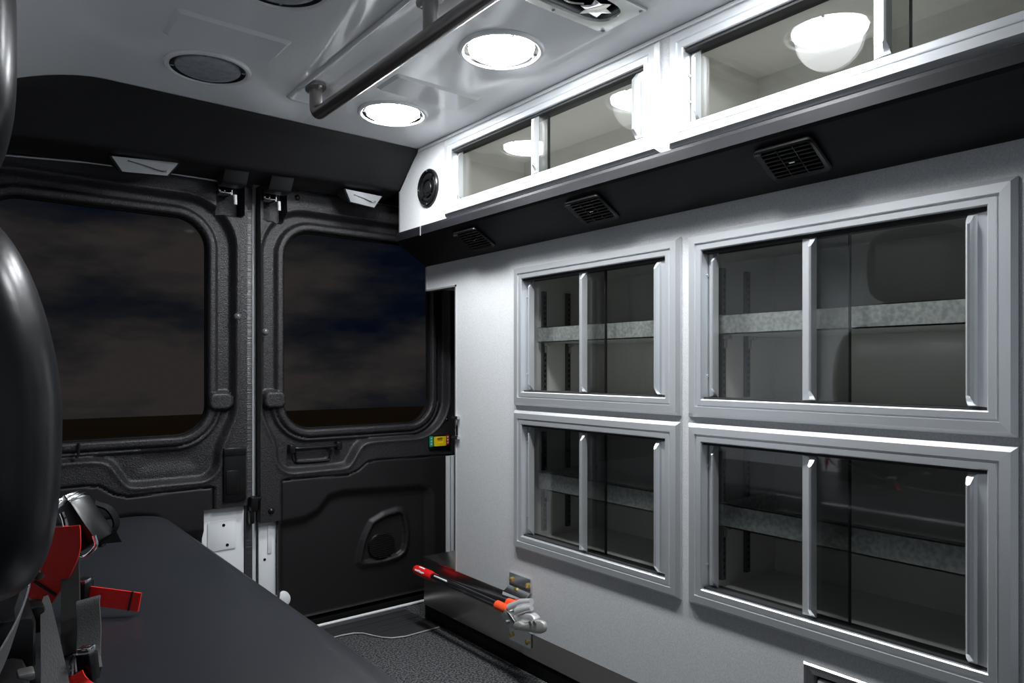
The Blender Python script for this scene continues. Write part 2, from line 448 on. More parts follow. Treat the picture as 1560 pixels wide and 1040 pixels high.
# ------------------------------------------------------------------ rear doors: moulded inner panels
def ss(a, b, x):
    t = np.clip((x - a) / (b - a), 0, 1); return t * t * (3 - 2 * t)
def sd_rr(x, z, x0, x1, z0, z1, r):
    qx = np.abs(x - (x0 + x1) / 2) - (x1 - x0) / 2 + r; qz = np.abs(z - (z0 + z1) / 2) - (z1 - z0) / 2 + r
    return np.hypot(np.maximum(qx, 0), np.maximum(qz, 0)) + np.minimum(np.maximum(qx, qz), 0) - r
def sd_line(x, z, pts):
    d = np.full(x.shape, 9.0)
    for (ax, az), (bx, bz) in zip(pts, pts[1:]):
        t = np.clip(((x - ax) * (bx - ax) + (z - az) * (bz - az)) / ((bx - ax) ** 2 + (bz - az) ** 2), 0, 1)
        d = np.minimum(d, np.hypot(x - ax - t * (bx - ax), z - az - t * (bz - az)))
    return d
def sd_poly(x, z, pts):
    d = sd_line(x, z, pts + pts[:1]); ins = np.zeros(x.shape, bool)
    for (ax, az), (bx, bz) in zip(pts, pts[1:] + pts[:1]):
        c = ((az > z) != (bz > z)) & (x < (bx - ax) * (z - az) / (bz - az + 1e-12) + ax); ins ^= c
    return np.where(ins, -d, d)
def smin(a, b, k):
    h = np.clip(0.5 + 0.5 * (b - a) / k, 0, 1); return b * (1 - h) + a * h - k * h * (1 - h)

MIR = 0.750                       # the left door mirrors the right one about this
WIN = (0.872, 1.452, 0.690, 1.372, 0.095)
SPK = [(1.303, .365), (1.25, .357), (1.201, .336), (1.18, .30), (1.167, .272), (1.155, .225), (1.150, .199), (1.165, .188), (1.247, .183), (1.31, .192), (1.335, .206), (1.345, .235), (1.348, .273), (1.344, .31), (1.335, .345), (1.322, .362)]
SEAM = [(.858, .39), (.858, .521), (.87, .527), (1.101, .523), (1.136, .535), (1.174, .562), (1.213, .566), (1.60, .560)]
DEEP = [(.84, .391), (.938, .397), (.982, .416), (1.021, .461), (1.081, .473), (1.401, .458), (1.44, .445), (1.457, .42), (1.46, .02), (.84, .02)]

LATCH = {True: (.797, .872), False: (2 * MIR - .733, 2 * MIR - .651)}     # right door, mirrored left door
def panel_h(x, z, scooped):
    """how far the moulding stands proud of the recess floor (metres)"""
    sdw = sd_rr(x, z, *WIN)
    out_w = sd_rr(x, z, WIN[0] - 0.070, WIN[1] + 0.060, WIN[2] - 0.043, WIN[3] + 0.052, 0.14)
    pocket = sd_rr(x, z, 0.852, 1.105, 0.560, 0.74, 0.05)
    slope = sd_poly(x, z, [(0.86, .70), (1.09, .57), (1.14, .64), (1.2, .68)])
    rec = smin(smin(out_w, pocket, 0.05), slope, 0.03)
    h = 0.030 * ss(-0.004, 0.016, rec)
    h = h + 0.004 * np.exp(-((rec - 0.012) / 0.010) ** 2)                        # rolled shoulder
    h = np.maximum(h, 0.017 * ss(-0.002, 0.006, sdw) * (1 - ss(0.020, 0.034, sdw)))   # window ring
    low = (z < WIN[2] + 0.08)
    h = np.maximum(h, low * 0.010 * (1 - ss(0.003, 0.009, np.abs(sdw - 0.036))))
    tab = sd_rr(x, z, 0.80, 0.873, 0.768, 0.824, 0.02)
    h = np.maximum(h, 0.031 * (1 - ss(-0.006, 0.008, tab)))
    if scooped: scoop = sd_rr(x, z, 0.905, 1.045, 0.574, 0.625, 0.02)
    if scooped: h = h - 0.016 * (1 - ss(-0.010, 0.004, scoop))
    else: h = h - 0.005 * (1 - ss(-0.045, 0.0, sd_rr(x, z, 0.885, 1.085, 0.575, 0.668, 0.03)))
    seam = sd_line(x, z, SEAM)
    h = h - 0.007 * (1 - ss(0.001, 0.005, seam))
    inside = ((z < np.interp(x, [p[0] for p in SEAM[2:]], [p[1] for p in SEAM[2:]])) & (x > .858))
    h = h - 0.004 * inside * (seam > 0.002)
    lp = sd_rr(x, z, *LATCH[scooped], 1.388, 1.56, 0.010)
    h = h * (1 - (1 - ss(-0.004, 0.001, lp))) - 0.024 * (1 - ss(-0.004, 0.001, lp))      # latch pocket
    dp = sd_poly(x, z, DEEP)
    h = h - 0.022 * (1 - ss(-0.035, 0.004, dp))
    sp = sd_poly(x, z, SPK)
    h = h + 0.012 * (1 - ss(0.003, 0.022, np.abs(sp + 0.004))) * (sp > -0.004) + 0.012 * (1 - ss(0.001, 0.008, np.abs(sp + 0.004))) * (sp <= -0.004)
    h = h - 0.004 * (sp < -0.012)
    return h, sdw, inside

def door_panel(name, x0, x1, z0, z1, keep, mirror, parent, step=0.004):
    nx = int(round((x1 - x0) / step)); nz_ = int(round((z1 - z0) / step))
    gx = np.linspace(x0, x1, nx + 1); gz = np.linspace(z0, z1, nz_ + 1)
    X, Z = np.meshgrid(gx, gz, indexing='ij')
    Xs = 2 * MIR - X if mirror else X
    H, sdw, inside = panel_h(Xs, Z, not mirror)
    # pull the vertices next to the glass onto its outline, so that the edge is clean
    gxd = np.gradient(sdw, axis=0) / np.gradient(X, axis=0); gzd = np.gradient(sdw, axis=1) / np.gradient(Z, axis=1)
    near = np.abs(sdw) < step * 0.75
    X2 = np.where(near, X - gxd * sdw, X); Z2 = np.where(near, Z - gzd * sdw, Z)
    Y = D - H
    V = np.stack([X2, Y, Z2], -1).reshape(-1, 3)
    cx = (X[:-1, :-1] + X[1:, 1:]) / 2; cz = (Z[:-1, :-1] + Z[1:, 1:]) / 2
    sc = np.stack([np.where(near, 0, sdw)[a:a + nx, b:b + nz_] for a in (0, 1) for b in (0, 1)]).min(0)
    k = (sc > -1e-6) & keep(cx, cz)
    I = np.arange((nx + 1) * (nz_ + 1)).reshape(nx + 1, nz_ + 1)
    quads = np.stack([I[:-1, :-1], I[1:, :-1], I[1:, 1:], I[:-1, 1:]], -1)
    low = inside[:-1, :-1] & inside[1:, 1:]
    res = []
    for nm, mk, mt in ((name, k & ~low, 'grain'), ('lower_card', k & low, 'card')):
        F = quads[mk]
        used = np.unique(F); rm = -np.ones(len(V), int); rm[used] = np.arange(len(used))
        P = V[used]; F = rm[F]
        # skirt: every open edge is drawn back to give the moulding its depth
        E_ = np.concatenate([F[:, [0, 1]], F[:, [1, 2]], F[:, [2, 3]], F[:, [3, 0]]])
        key = np.sort(E_, 1); _, inv, cnt = np.unique(key[:, 0] * 10 ** 7 + key[:, 1], return_inverse=True, return_counts=True)
        be = E_[cnt[inv] == 1]
        bv = np.unique(be); rb = {v: len(P) + i for i, v in enumerate(bv)}
        VB = P[bv].copy(); VB[:, 1] = D + 0.030
        SK = np.array([[b_, a_, rb[a_], rb[b_]] for a_, b_ in be])
        P = np.concatenate([P, VB]); F = np.concatenate([F, SK])
        me = bpy.data.meshes.new(nm); me.from_pydata(P.tolist(), [], F.tolist()); me.update()
        o = link(nm, me, mt, parent, True)
        me.set_sharp_from_angle(angle=R(60))
        res.append(o)
    return res[0]

def ring_tube(name, x0, x1, z0, z1, r, y, rad, m, parent):
    bm = bmesh.new(); pts = [Vector((x, y, z)) for x, z in rrect(x0, x1, z0, z1, r, 12)]
    n = len(pts); rings = []
    for i, p in enumerate(pts):
        t = (pts[(i + 1) % n] - pts[i - 1]).normalized(); a = Vector((0, 1, 0)); b = t.cross(a)
        rings.append([bm.verts.new(p + (a * math.cos(q) + b * math.sin(q)) * rad) for q in [2 * math.pi * k / 8 for k in range(8)]])
    for i in range(n):
        for k in range(8): bm.faces.new((rings[i][k], rings[i][(k + 1) % 8], rings[(i + 1) % n][(k + 1) % 8], rings[(i + 1) % n][k]))
    return bmobj(name, bm, m, parent, smooth=True)

def sphere_cap(name, x, z, r, y, m, parent):
    mx = Matrix.Translation((x, y, z)) @ Matrix.Rotation(R(90), 4, 'X')
    return lathe(name, [(0, r * .62), (r * .45, r * .55), (r * .8, r * .33), (r, 0), (r, -0.004)], m, parent, 16, mx)

def mirx(x, mirror): return 2 * MIR - x if mirror else x

def xbox(name, x0, x1, y0, y1, z0, z1, m, parent, mirror, bev=0.0):
    a, b = mirx(x0, mirror), mirx(x1, mirror)
    return box(name, min(a, b), max(a, b), y0, y1, z0, z1, m, parent, bev)

def door_handle(dr, mirror=False):
    hd = bmesh.new()
    add_tube(hd, smooth_path([(mirx(.894, mirror), D - .012, .624), (mirx(.905, mirror), D - .020, .628), (mirx(.93, mirror), D - .024, .628), (mirx(1.035, mirror), D - .024, .628), (mirx(1.058, mirror), D - .020, .630), (mirx(1.07, mirror), D - .012, .632)]), 0.006, 10)
    for xx in (.897, 1.066):
        add_box(hd, mirx(xx, mirror) - .010, mirx(xx, mirror) + .010, D - 0.026, D + .004, .612, .642, .004)
    bmobj('pull_handle', hd, 'black', dr, angle=40)
    bm = bmesh.new()
    add_tube(bm, smooth_path([(mirx(.912, mirror), D - .004, .618), (mirx(.915, mirror), D - .006, .590), (mirx(.925, mirror), D - .006, .580), (mirx(1.025, mirror), D - .006, .578), (mirx(1.038, mirror), D - .006, .588), (mirx(1.045, mirror), D - .004, .615)]), 0.004, 8)
    bmobj('handle_cup', bm, 'black', dr, angle=40)

def build_door(name, mirror, x0, x1, label):
    dr = thing(name, ((x0 + x1) / 2, D, 0.03), label, 'door', kind='structure')
    if mirror:   # white sheet metal shows at the meeting corner
        keep = lambda x, z: ~((x > 0.613) & (z < 0.455))
    else:
        keep = lambda x, z: ~((x < 0.846) & (z < 0.392))
    pn = door_panel('inner_panel', x0, x1, 0.045, 1.50, keep, mirror, dr)
    g = [mirx(WIN[0], mirror), mirx(WIN[1], mirror)]; g.sort()
    # outer shell with its window opening
    grid_panel('outer_shell', 'y', D + 0.032, D + 0.045, [x0, g[0] - .014, g[1] + .014, x1], [0.03, WIN[2] - .014, WIN[3] + .014, 1.52],
               lambda u, v: g[0] < u < g[1] and WIN[2] < v < WIN[3], 'white_metal', dr)
    prism('window_pane', rrect(g[0] - .004, g[1] + .004, WIN[2] - .004, WIN[3] + .004, WIN[4]), D + 0.014, D + 0.019, 'y', 'glass_rear', dr)
    ring_tube('window_gasket', g[0] + .001, g[1] - .001, WIN[2] + .001, WIN[3] - .001, WIN[4], D + 0.008, 0.0055, 'rubber', dr)
    # pull handle in its pocket (right door only)
    if not mirror: door_handle(dr)
    # speaker grille
    mx = Matrix.Translation((mirx(1.242, mirror), D - 0.006, .245)) @ Matrix.Rotation(R(90), 4, 'X') @ Matrix.Diagonal((1, .82, 1, 1))
    lathe('speaker_grille', [(0, .004), (.035, .0035), (.052, .002), (.057, -.004)], 'black', dr, 40, mx)
    bm = bmesh.new()
    for k in range(13):
        zz = -.042 + k * .007; w = math.sqrt(max(0, .055 ** 2 - (zz / .82) ** 2)) if abs(zz / .82) < .054 else 0.004
        add_box(bm, mirx(1.242, mirror) - w, mirx(1.242, mirror) + w, D - .013, D - .009, .245 + zz - .0013, .245 + zz + .0013)
    o = bmobj('grille_ribs', bm, 'card', dr); o['kind'] = 'stuff'
    return dr, pn

d1, _ = build_door('door_1', True, -0.02, 0.744, 'black moulded van door whose lower part hides behind the bench')
d2, _ = build_door('door_2', False, 0.787, 1.600, 'black moulded van door with green yellow red latch indicator')

# --- details of the left door
bm = bmesh.new()
add_box(bm, 0.600, 0.742, D - 0.004, D + 0.004, 0.03, 0.458, 0.003)
bmobj('corner_sheet', bm, 'white_metal', d1, angle=40)
prism('stamped_plate', rrect(0.628, 0.716, 0.318, 0.414, 0.006, 3), D - 0.0075, D - 0.004, 'y', 'white_metal', d1, 0.0015)
for x, z in ((0.677, 0.398), (0.688, 0.333)):
    lathe('hole_plug', [(0, .0008), (.005, .0006), (.0052, -.001)], 'rubber', d1, 12, Matrix.Translation((x, D - .0077, z)) @ Matrix.Rotation(R(90), 4, 'X'))
lc = box('latch_cover', 0.668, 0.738, D - 0.040, D - 0.020, 0.476, 0.648, 'black', d1, 0.004)
box('latch_flap', 0.674, 0.714, D - 0.0425, D - 0.039, 0.500, 0.576, 'black', lc, 0.002)
box('latch_lip', 0.668, 0.737, D - 0.0425, D - 0.039, 0.622, 0.646, 'black', lc, 0.002)
sphere_cap('trim_rivet', 0.714, 1.066, 0.012, D - 0.030, 'rivet', d1)
tube('window_stay', [(0.277, D - 0.022, 0.688), (0.277, D - 0.024, 0.676), (0.275, D - 0.032, 0.655), (0.27, D - 0.034, 0.648)], 0.0035, 'rubber', d1, 8)
box('seal_strip', 0.7445, 0.7675, D - 0.012, D + 0.030, 0.035, 1.50, 'seal', d1, 0.004)
tube('sealant_bead', [(0.7460, D - 0.006, z) for z in (0.05, 0.3, 0.6, 0.9, 1.2, 1.49)], 0.0018, 'wire_red', d1, 6)

# --- details of the right door
box('corner_sheet', 0.789, 0.852, D - 0.004, D + 0.004, 0.03, 0.396, 'white_metal', d2, 0.003)
lathe('hole_plug', [(0, .0008), (.0045, .0006), (.0047, -.001)], 'rubber', d2, 12, Matrix.Translation((0.809, D - .0045, 0.265)) @ Matrix.Rotation(R(90), 4, 'X'))
box('stamped_plate', 0.818, 0.832, D - 0.007, D - 0.0035, 0.283, 0.38, 'white_metal', d2, 0.0015)
box('edge_plate', 0.7735, 0.7855, D + 0.012, D + 0.03, 0.035, 1.50, 'white_metal', d2, 0.001)
sphere_cap('trim_rivet', 0.803, 1.020, 0.012, D - 0.030, 'rivet', d2)
sphere_cap('trim_rivet', 0.822, 0.428, 0.011, D - 0.030, 'black', d2)
sphere_cap('trim_rivet', 0.911, 1.478, 0.010, D - 0.030, 'black', d2)
sphere_cap('trim_rivet', 1.513, 0.70, 0.006, D - 0.030, 'black', d2)
bm = bmesh.new()
add_box(bm, 0.751, 0.775, D - 0.045, D - 0.012, 0.435, 0.484, 0.006); add_box(bm, 0.749, 0.766, D - 0.04, D - 0.012, 0.395, 0.44, 0.006)
add_box(bm, 0.765, 0.788, D - 0.042, D - 0.012, 0.470, 0.482, 0.004)
bmobj('lock_lever', bm, 'black', d2, angle=40)
YI = D - 0.033
lb = box('latch_indicator', 1.428, 1.528, YI, D - 0.028, 0.588, 0.642, 'black', d2, 0.002)
box('lower_lip', 1.430, 1.524, YI - 0.004, YI, 0.588, 0.595, 'black', lb, 0.001)
box('green_sticker', 1.431, 1.447, YI - 0.0012, YI + .001, 0.599, 0.639, 'green', lb)
box('red_sticker', 1.506, 1.521, YI - 0.0012, YI + .001, 0.602, 0.640, 'redst', lb)
ysl = grid_panel('yellow_slider', 'y', YI - 0.010, YI - 0.0015, [1.451, 1.461, 1.487, 1.501], [.600, .614, .632, .636], lambda u, v: 1.461 < u < 1.487 and .614 < v < .632, 'yellow', lb)
box('slider_pocket', 1.451, 1.501, YI - 0.0015, YI + .001, .600, .636, 'yellow', ysl)
bm = bmesh.new()
for k in range(3): add_box(bm, 1.5115, 1.5165, YI - 0.0018, YI - .0011, .607 + .011 * k, .613 + .011 * k)
for k in range(3): add_box(bm, 1.4375, 1.4405, YI - 0.0018, YI - .0011, .606 + .011 * k, .611 + .011 * k)
bmobj('sticker_marks', bm, 'print', lb)

# in the latch pockets at the top of both doors: steel catch, pale pin
for dd, x0, x1, bx in ((d1, 0.651, 0.733, 0.649), (d2, 0.797, 0.872, 0.790)):
    bm = bmesh.new()
    for (a, b, c, d_) in ((0, .042, .018, .024), (0, .042, .0, .006), (0, .007, .0, .024), (.016, .021, .0, .024), (.036, .043, -.004, .024)):
        add_box(bm, bx + a, bx + b, D - 0.052, D + 0.026, 1.452 + c, 1.452 + d_, 0.0015)
    bmobj('latch_catch', bm, 'chrome', dd, angle=40)
    tube('latch_pin', [(bx + .052, D - .043, 1.475), (bx + .053, D - .043, 1.452)], 0.0025, 'chrome', dd, 8)
    tube('pin_sleeve', [(bx + .053, D - .043, 1.452), (bx + .054, D - .043, 1.422)], 0.0055, 'lens_bright', dd, 10)

# rear body frame round the doors
wb = thing('wall_rear', (0.75, 2.38, 0), 'rear body frame and pillars round the van doors', 'wall', kind='structure')
box('top_rail', XL, 1.66, D + 0.0, 2.42, 1.522, 1.68, 'black', wb)
box('left_pillar', XL, -0.022, D + 0.0, 2.42, 0, 1.52, 'black', wb)
box('right_pillar', 1.604, 1.66, D + 0.0, 2.42, 0, 1.52, 'black', wb)
prism('white_pillar_strip', [(1.506, D - .040), (1.515, D - .048), (1.523, D - .042), (1.533, D - .048), (1.545, D - .038), (1.545, D - .031), (1.506, D - .031)], 0.15, 0.558, 'z', 'white_metal', wb)
box('sill', XL, 1.66, D - 0.004, D + 0.075, 0.0, 0.028, 'rubber', wb, 0.004)
tube('sill_bead', [(-.1, D - .014, .006), (1.60, D - .014, .006)], .0055, 'white_metal', wb, 10)
tube('lintel_bead', [(-.1, 2.309, 1.452), (.1, 2.309, 1.468), (.3, 2.309, 1.484), (.5, 2.309, 1.490), (.645, 2.309, 1.490)], 0.0030, 'alu', wb, 8)
# threshold plate on the floor
tp_edge = [(.36, 2.206), (.9, 2.206), (1.02, 2.207), (1.06, 2.20), (1.085, 2.18), (1.102, 2.139), (1.12, 2.105), (1.14, 2.082), (1.183, 2.066), (1.318, 2.066)]
tp = prism('trim_3', tp_edge + [(1.318, 2.32), (.36, 2.32)], 0.0, 0.004, 'z', 'ribbed')
setp(tp, 'dark ribbed threshold plate in front of the rear doors', 'threshold', kind='structure')
tube('edge_bead', [(x, y - .002, 0.004) for x, y in tp_edge], 0.0022, 'alu', tp, 8)
for y in (2.155, 2.20, 2.245, 2.29):
    x0 = np.interp(y, [2.07, 2.14, 2.2, 2.21], [1.19, 1.11, 1.07, .4])
    box('rib', x0, 1.315, y - .003, y + .003, 0.004, 0.006, 'ribbed', tp, 0.001)
lathe('hole_cap', [(0, .010), (.018, .009), (.026, .005), (.028, -.006)], 'white_metal', d2, 28, Matrix.Translation((.866, D - .012, .122)) @ Matrix.Rotation(R(90), 4, 'X'))

# ------------------------------------------------------------------ rear header trim
bm = bmesh.new()
hx = [XL + .002 + (W2 - 0.001 - XL - .002) * i / 44 for i in range(45)]
rows = []
for x in hx:
    zt = ceil_z(x) - 0.0015
    zl = 1.505 + 0.012 * (x - .75) / .45 - 0.05 * max(0, (.15 - x) / .3) ** 1.5
    prof = [(2.030, zt), (2.040, zt - 0.013), (2.052, zt - .022), (2.150, zl + .010), (2.158, zl + .002), (2.170, zl - .003), (2.280, zl - .014), (2.296, zl - .012), (2.302, zl - .002), (2.30, zt - .002)]
    rows.append([bm.verts.new((x, y, z)) for y, z in prof])
for a, b in zip(rows, rows[1:]):
    for k in range(len(a)): bm.faces.new((a[k], a[(k + 1) % len(a)], b[(k + 1) % len(a)], b[k]))
bm.faces.new(rows[0]); bm.faces.new(rows[-1][::-1])
hd = bmobj('trim_4', bm, 'hdr', None, angle=25)
setp(hd, 'black moulded header above the rear doors', 'header trim', kind='structure')
for x0 in (0.636, 0.776):
    prism('latch_shroud', [(2.172, 1.512), (2.206, 1.468), (2.214, 1.462), (2.262, 1.462), (2.268, 1.47), (2.268, 1.512)], x0, x0 + 0.072, 'x', 'hdr', hd, 0.003)
# courtesy lamps under the header
def header_lamp(poly, label, mlens, tilt):
    cx = sum(p[0] for p in poly) / 4
    t = thing('courtesy_lamp', (cx, 2.25, 1.46), label, 'lamp', 'courtesy lamps under the header')
    n = 4; bm = bmesh.new()
    F0 = [bm.verts.new((x, 2.195 + (1.497 - z) * tilt, z)) for x, z in poly]
    F1 = [bm.verts.new((x, 2.262, max(z, 1.478))) for x, z in poly]
    bm.faces.new(F0); bm.faces.new(F1[::-1])
    for i in range(4): bm.faces.new((F0[i], F1[i], F1[(i + 1) % 4], F0[(i + 1) % 4]))
    bmobj('housing', bm, 'black', t)
    def inset(k, dy, name, m, th=0.003):
        c = Vector((cx, 0, sum(p[1] for p in poly) / 4)); b = bmesh.new()
        vs = []
        for x, z in poly:
            q = c + (Vector((x, 0, z)) - c) * k; vs.append((q.x, 2.195 + (1.497 - q.z) * tilt, q.z))
        A = [b.verts.new((x, y - dy, z)) for x, y, z in vs]; B = [b.verts.new((x, y - dy + th, z)) for x, y, z in vs]
        b.faces.new(A); b.faces.new(B[::-1])
        for i in range(4): b.faces.new((A[i], B[i], B[(i + 1) % 4], A[(i + 1) % 4]))
        return bmobj(name, b, m, t)
    inset(0.93, 0.004, 'lens', mlens)
    zc = sum(p[1] for p in poly) / 4; xa = min(p[0] for p in poly); xb = max(p[0] for p in poly)
    yy = 2.195 + (1.497 - zc) * tilt - 0.006
    tube('bulb_filament', smooth_path([(xa + .25 * (xb - xa), yy, zc + .008), (cx, yy, zc + .001), (cx + .2 * (xb - xa), yy, zc - .006), (xb - .2 * (xb - xa), yy, zc - .004)]), [0.003] + [0.0018] * 17 + [0.004], 'chrome', t, 8)
    return t
header_lamp([(0.333, 1.484), (0.516, 1.496), (0.486, 1.454), (0.363, 1.446)], 'trapezoid courtesy lamp under the header above the bench side', 'lens', 0.3)
header_lamp([(1.022, 1.502), (1.168, 1.498), (1.143, 1.455), (1.048, 1.462)], 'trapezoid courtesy lamp under the header by the cabinet wall', 'lens', 0.3)

# ------------------------------------------------------------------ sliding-glass cabinets
PROF = [(0, 0.0005), (0, .004), (.008, .013), (.0235, .0135), (.0245, .009), (.0275, .009), (.0285, .012), (.039, .012), (.041, .010), (.041, -.034), (.0215, -.034), (.0215, .0005)]
def frame_rail(y0, y1, z0, z1, X, side, m, parent):
    bm = bmesh.new(); A = []; B = []
    for d, p in PROF:
        c = {'b': ((y0 + d, z0 + d), (y1 - d, z0 + d)), 't': ((y1 - d, z1 - d), (y0 + d, z1 - d)),
             'l': ((y0 + d, z1 - d), (y0 + d, z0 + d)), 'r': ((y1 - d, z0 + d), (y1 - d, z1 - d))}[side]
        A.append(bm.verts.new((X - p, *c[0]))); B.append(bm.verts.new((X - p, *c[1])))
    n = len(PROF)
    for i in range(n): bm.faces.new((A[i], A[(i + 1) % n], B[(i + 1) % n], B[i]))
    bm.faces.new(A[::-1]); bm.faces.new(B)
    return bmobj('frame_rail', bm, m, parent, angle=15)

HP = [(0, 0), (.028, 0), (.028, .003), (.014, .0045), (.010, .008), (.008, .019), (.0045, .021), (.0015, .019), (0, .012)]
def pull(Y, X, z0, z1, flip, m, parent, sc=1.0):
    """finger-pull extrusion on the pane edge, ends cut on the slant"""
    bm = bmesh.new(); A = []; B = []
    for a, p in HP:
        a = .028 - a                                        # the finger lip is on the inner side
        y = Y - a * sc if flip else Y + a * sc
        A.append(bm.verts.new((X - p, y, z0 + 1.1 * p))); B.append(bm.verts.new((X - p, y, z1 - 1.1 * p)))
    n = len(HP)
    for i in range(n): bm.faces.new((A[i], A[(i + 1) % n], B[(i + 1) % n], B[i]))
    bm.faces.new(A[::-1]); bm.faces.new(B)
    return bmobj('finger_pull', bm, m, parent, angle=20)

def cabinet(c, X, depth, label, split, over, gm, shelf=None, posts=None, tag=None):
    y0, y1, z0, z1 = c
    t = thing('sliding_glass_cabinet', (X, (y0 + y1) / 2, z0), label, 'cabinet', 'sliding glass cabinets')
    for s in 'btlr': frame_rail(y0, y1, z0, z1, X, s, 'alu', t)
    i0, i1, k0, k1 = y0 + .041, y1 - .041, z0 + .041, z1 - .041
    box('top_track', X - .004, X + .034, i0, i1, k1 - .006, k1, 'alu_dark', t)
    box('bottom_track', X - .002, X + .034, i0, i1, k0, k0 + .004, 'alu_dark', t)
    # carcass
    a0, a1, b0, b1 = y0 + INS, y1 - INS, z0 + INS, z1 - INS
    xf, xb = X + .036, X + depth
    bm = bmesh.new()
    add_box(bm, xb, xb + .008, a0 - .008, a1 + .008, b0 - .008, b1 + .008)
    add_box(bm, xf, xb, a0 - .008, a0, b0 - .008, b1 + .008); add_box(bm, xf, xb, a1, a1 + .008, b0 - .008, b1 + .008)
    add_box(bm, xf, xb, a0, a1, b0 - .008, b0); add_box(bm, xf, xb, a0, a1, b1, b1 + .008)
    bmobj('carcass', bm, 'cab_in', t)
    # panes: the front one slides on the low-Y side, the rear one behind it
    pz0, pz1 = k0 + .002, k1 - .004
    fa = box('glass_pane', X + .004, X + .009, i0 + .002, split, pz0, pz1, gm, t)
    fb = box('glass_pane', X + .018, X + .023, over, i1 - .002, pz0, pz1, gm, t)
    box('edge_seal', X + .0165, X + .0245, over - .0022, over - .0001, pz0, pz1, 'alu_dark', fb)
    pull(i0 + .003, X + .0035, pz0, pz1, False, 'alu', fa)
    pull(split + .001, X + .0035, pz0, pz1, True, 'alu', fa)
    pull(i1 - .003, X + .0175, pz0, pz1, True, 'alu', fb, .8)
    for z in (pz0 + .05, pz1 - .05):
        lathe('frame_screw', [(0, .002), (.003, .0015), (.0035, 0)], 'chrome', t, 10, Matrix.Translation((X + .012, i1 - .0002, z)) @ Matrix.Rotation(R(90), 4, 'X'))
    if shelf:
        zl, zh = shelf
        sx = X + .062
        bm = bmesh.new()
        add_box(bm, sx, xb - .01, a0 + .012, a1 - .012, zl, zl + .003)
        add_box(bm, sx, sx + .002, a0 + .012, a1 - .012, zl, zh)
        add_box(bm, sx, sx + .012, a0 + .012, a1 - .012, zh - .002, zh)
        add_box(bm, sx, xb - .01, a0 + .012, a0 + .014, zl, zh); add_box(bm, sx, xb - .01, a1 - .014, a1 - .012, zl, zh)
        sh = bmobj('shelf', bm, 'galv', t)
        if tag:
            box('shelf_sticker', sx - .0008, sx - .0001, a0 + .025, a0 + .065, zl + .006, zl + .026, 'print', sh)
        for px in (X + .092, X + .192):
            for yy, s in ((a1 - .0, -1), (a0, 1)):
                st = box('shelf_standard', px - .008, px + .008, min(yy, yy + s * .009), max(yy, yy + s * .009), b0 + .02, b1 - .05, 'slot_strip', t)
                bm = bmesh.new(); zz = b0 + .03
                yq = yy + s * .0095
                while zz < b1 - .07:
                    add_box(bm, px - .003, px + .003, min(yq, yq + s * .0006), max(yq, yq + s * .0006), zz, zz + .009); zz += .016
                o = bmobj('slots', bm, 'rubber', st); o['kind'] = 'stuff'
                bm = bmesh.new()
                add_box(bm, px - .005, px + .005, min(yy + s * .010, yy + s * .028), max(yy + s * .010, yy + s * .028), zl - .010, zl - .0005, .001)
                add_box(bm, px - .004, px + .004, min(yy + s * .010, yy + s * .016), max(yy + s * .010, yy + s * .016), zl - .030, zl - .010, .001)
                bmobj('shelf_clip', bm, 'steel', st)
    return t

LOW = 0.325
cabinet(CAB['UL'], W, LOW, 'smaller sliding glass cabinet above another, next to the speckled wall and duct', 1.378, 1.300, 'glass_low', (0.978, 1.024))
cabinet(CAB['LL'], W, LOW, 'smaller lower sliding glass cabinet above the red handled cable cutter', 1.378, 1.300, 'glass_low', (0.535, 0.588))
cabinet(CAB['UR'], W, LOW, 'wider sliding glass cabinet with bright galvanised shelf reflecting the headrest', 0.738, 0.655, 'glass_low', (0.978, 1.024), tag=True)
cabinet(CAB['LR'], W, LOW, 'wider lower sliding glass cabinet above the flush hatch', 0.738, 0.655, 'glass_low', (0.535, 0.588), tag=True)
cabinet(U['U1'], W2, 0.30, 'shallow white overhead cabinet next to the round black loudspeaker', 1.446, 1.40, 'glass_up')
cabinet(U['U2'], W2, 0.30, 'long shallow white overhead cabinet with bright lamp reflected in its glass', 0.548, 0.50, 'glass_up')

# flush hatch low on the wall
ht = thing('flush_hatch', (W, .55, HATCH[2]), 'small flush metal hatch with raised rim low on the grey wall', 'hatch')
for s in 'btlr':
    y0, y1, z0, z1 = HATCH; pr = [(0, .0005), (0, .003), (.003, .007), (.008, .007), (.011, .003), (.011, -.012), (.0205, -.012), (.0205, -.018), (.0045, -.018) if False else (.0105, -.018)]
    pr = [(0, .0005), (0, .003), (.003, .007), (.008, .007), (.011, .003), (.0205, .001), (.0205, .0005)]
    bm = bmesh.new(); A = []; B = []
    for d, p in pr:
        c = {'b': ((y0 + d, z0 + d), (y1 - d, z0 + d)), 't': ((y1 - d, z1 - d), (y0 + d, z1 - d)), 'l': ((y0 + d, z1 - d), (y0 + d, z0 + d)), 'r': ((y1 - d, z0 + d), (y1 - d, z1 - d))}[s]
        A.append(bm.verts.new((W - p, *c[0]))); B.append(bm.verts.new((W - p, *c[1])))
    for i in range(len(pr)): bm.faces.new((A[i], A[(i + 1) % len(pr)], B[(i + 1) % len(pr)], B[i]))
    bm.faces.new(A[::-1]); bm.faces.new(B)
    bmobj('rim_rail', bm, 'steel', ht, angle=20)
box('well', W + .012, W + .02, HATCH[0] + .021, HATCH[1] - .021, HATCH[2] + .021, HATCH[3] - .021, 'rubber', ht)
dl = box('hatch_door', W - .002, W + .011, HATCH[0] + .027, HATCH[1] - .027, HATCH[2] + .027, HATCH[3] - .027, 'plate', ht, .004)
box('finger_slot', W - .0035, W - .0015, HATCH[1] - .11, HATCH[1] - .05, HATCH[3] - .068, HATCH[3] - .050, 'rubber', dl, .0005)

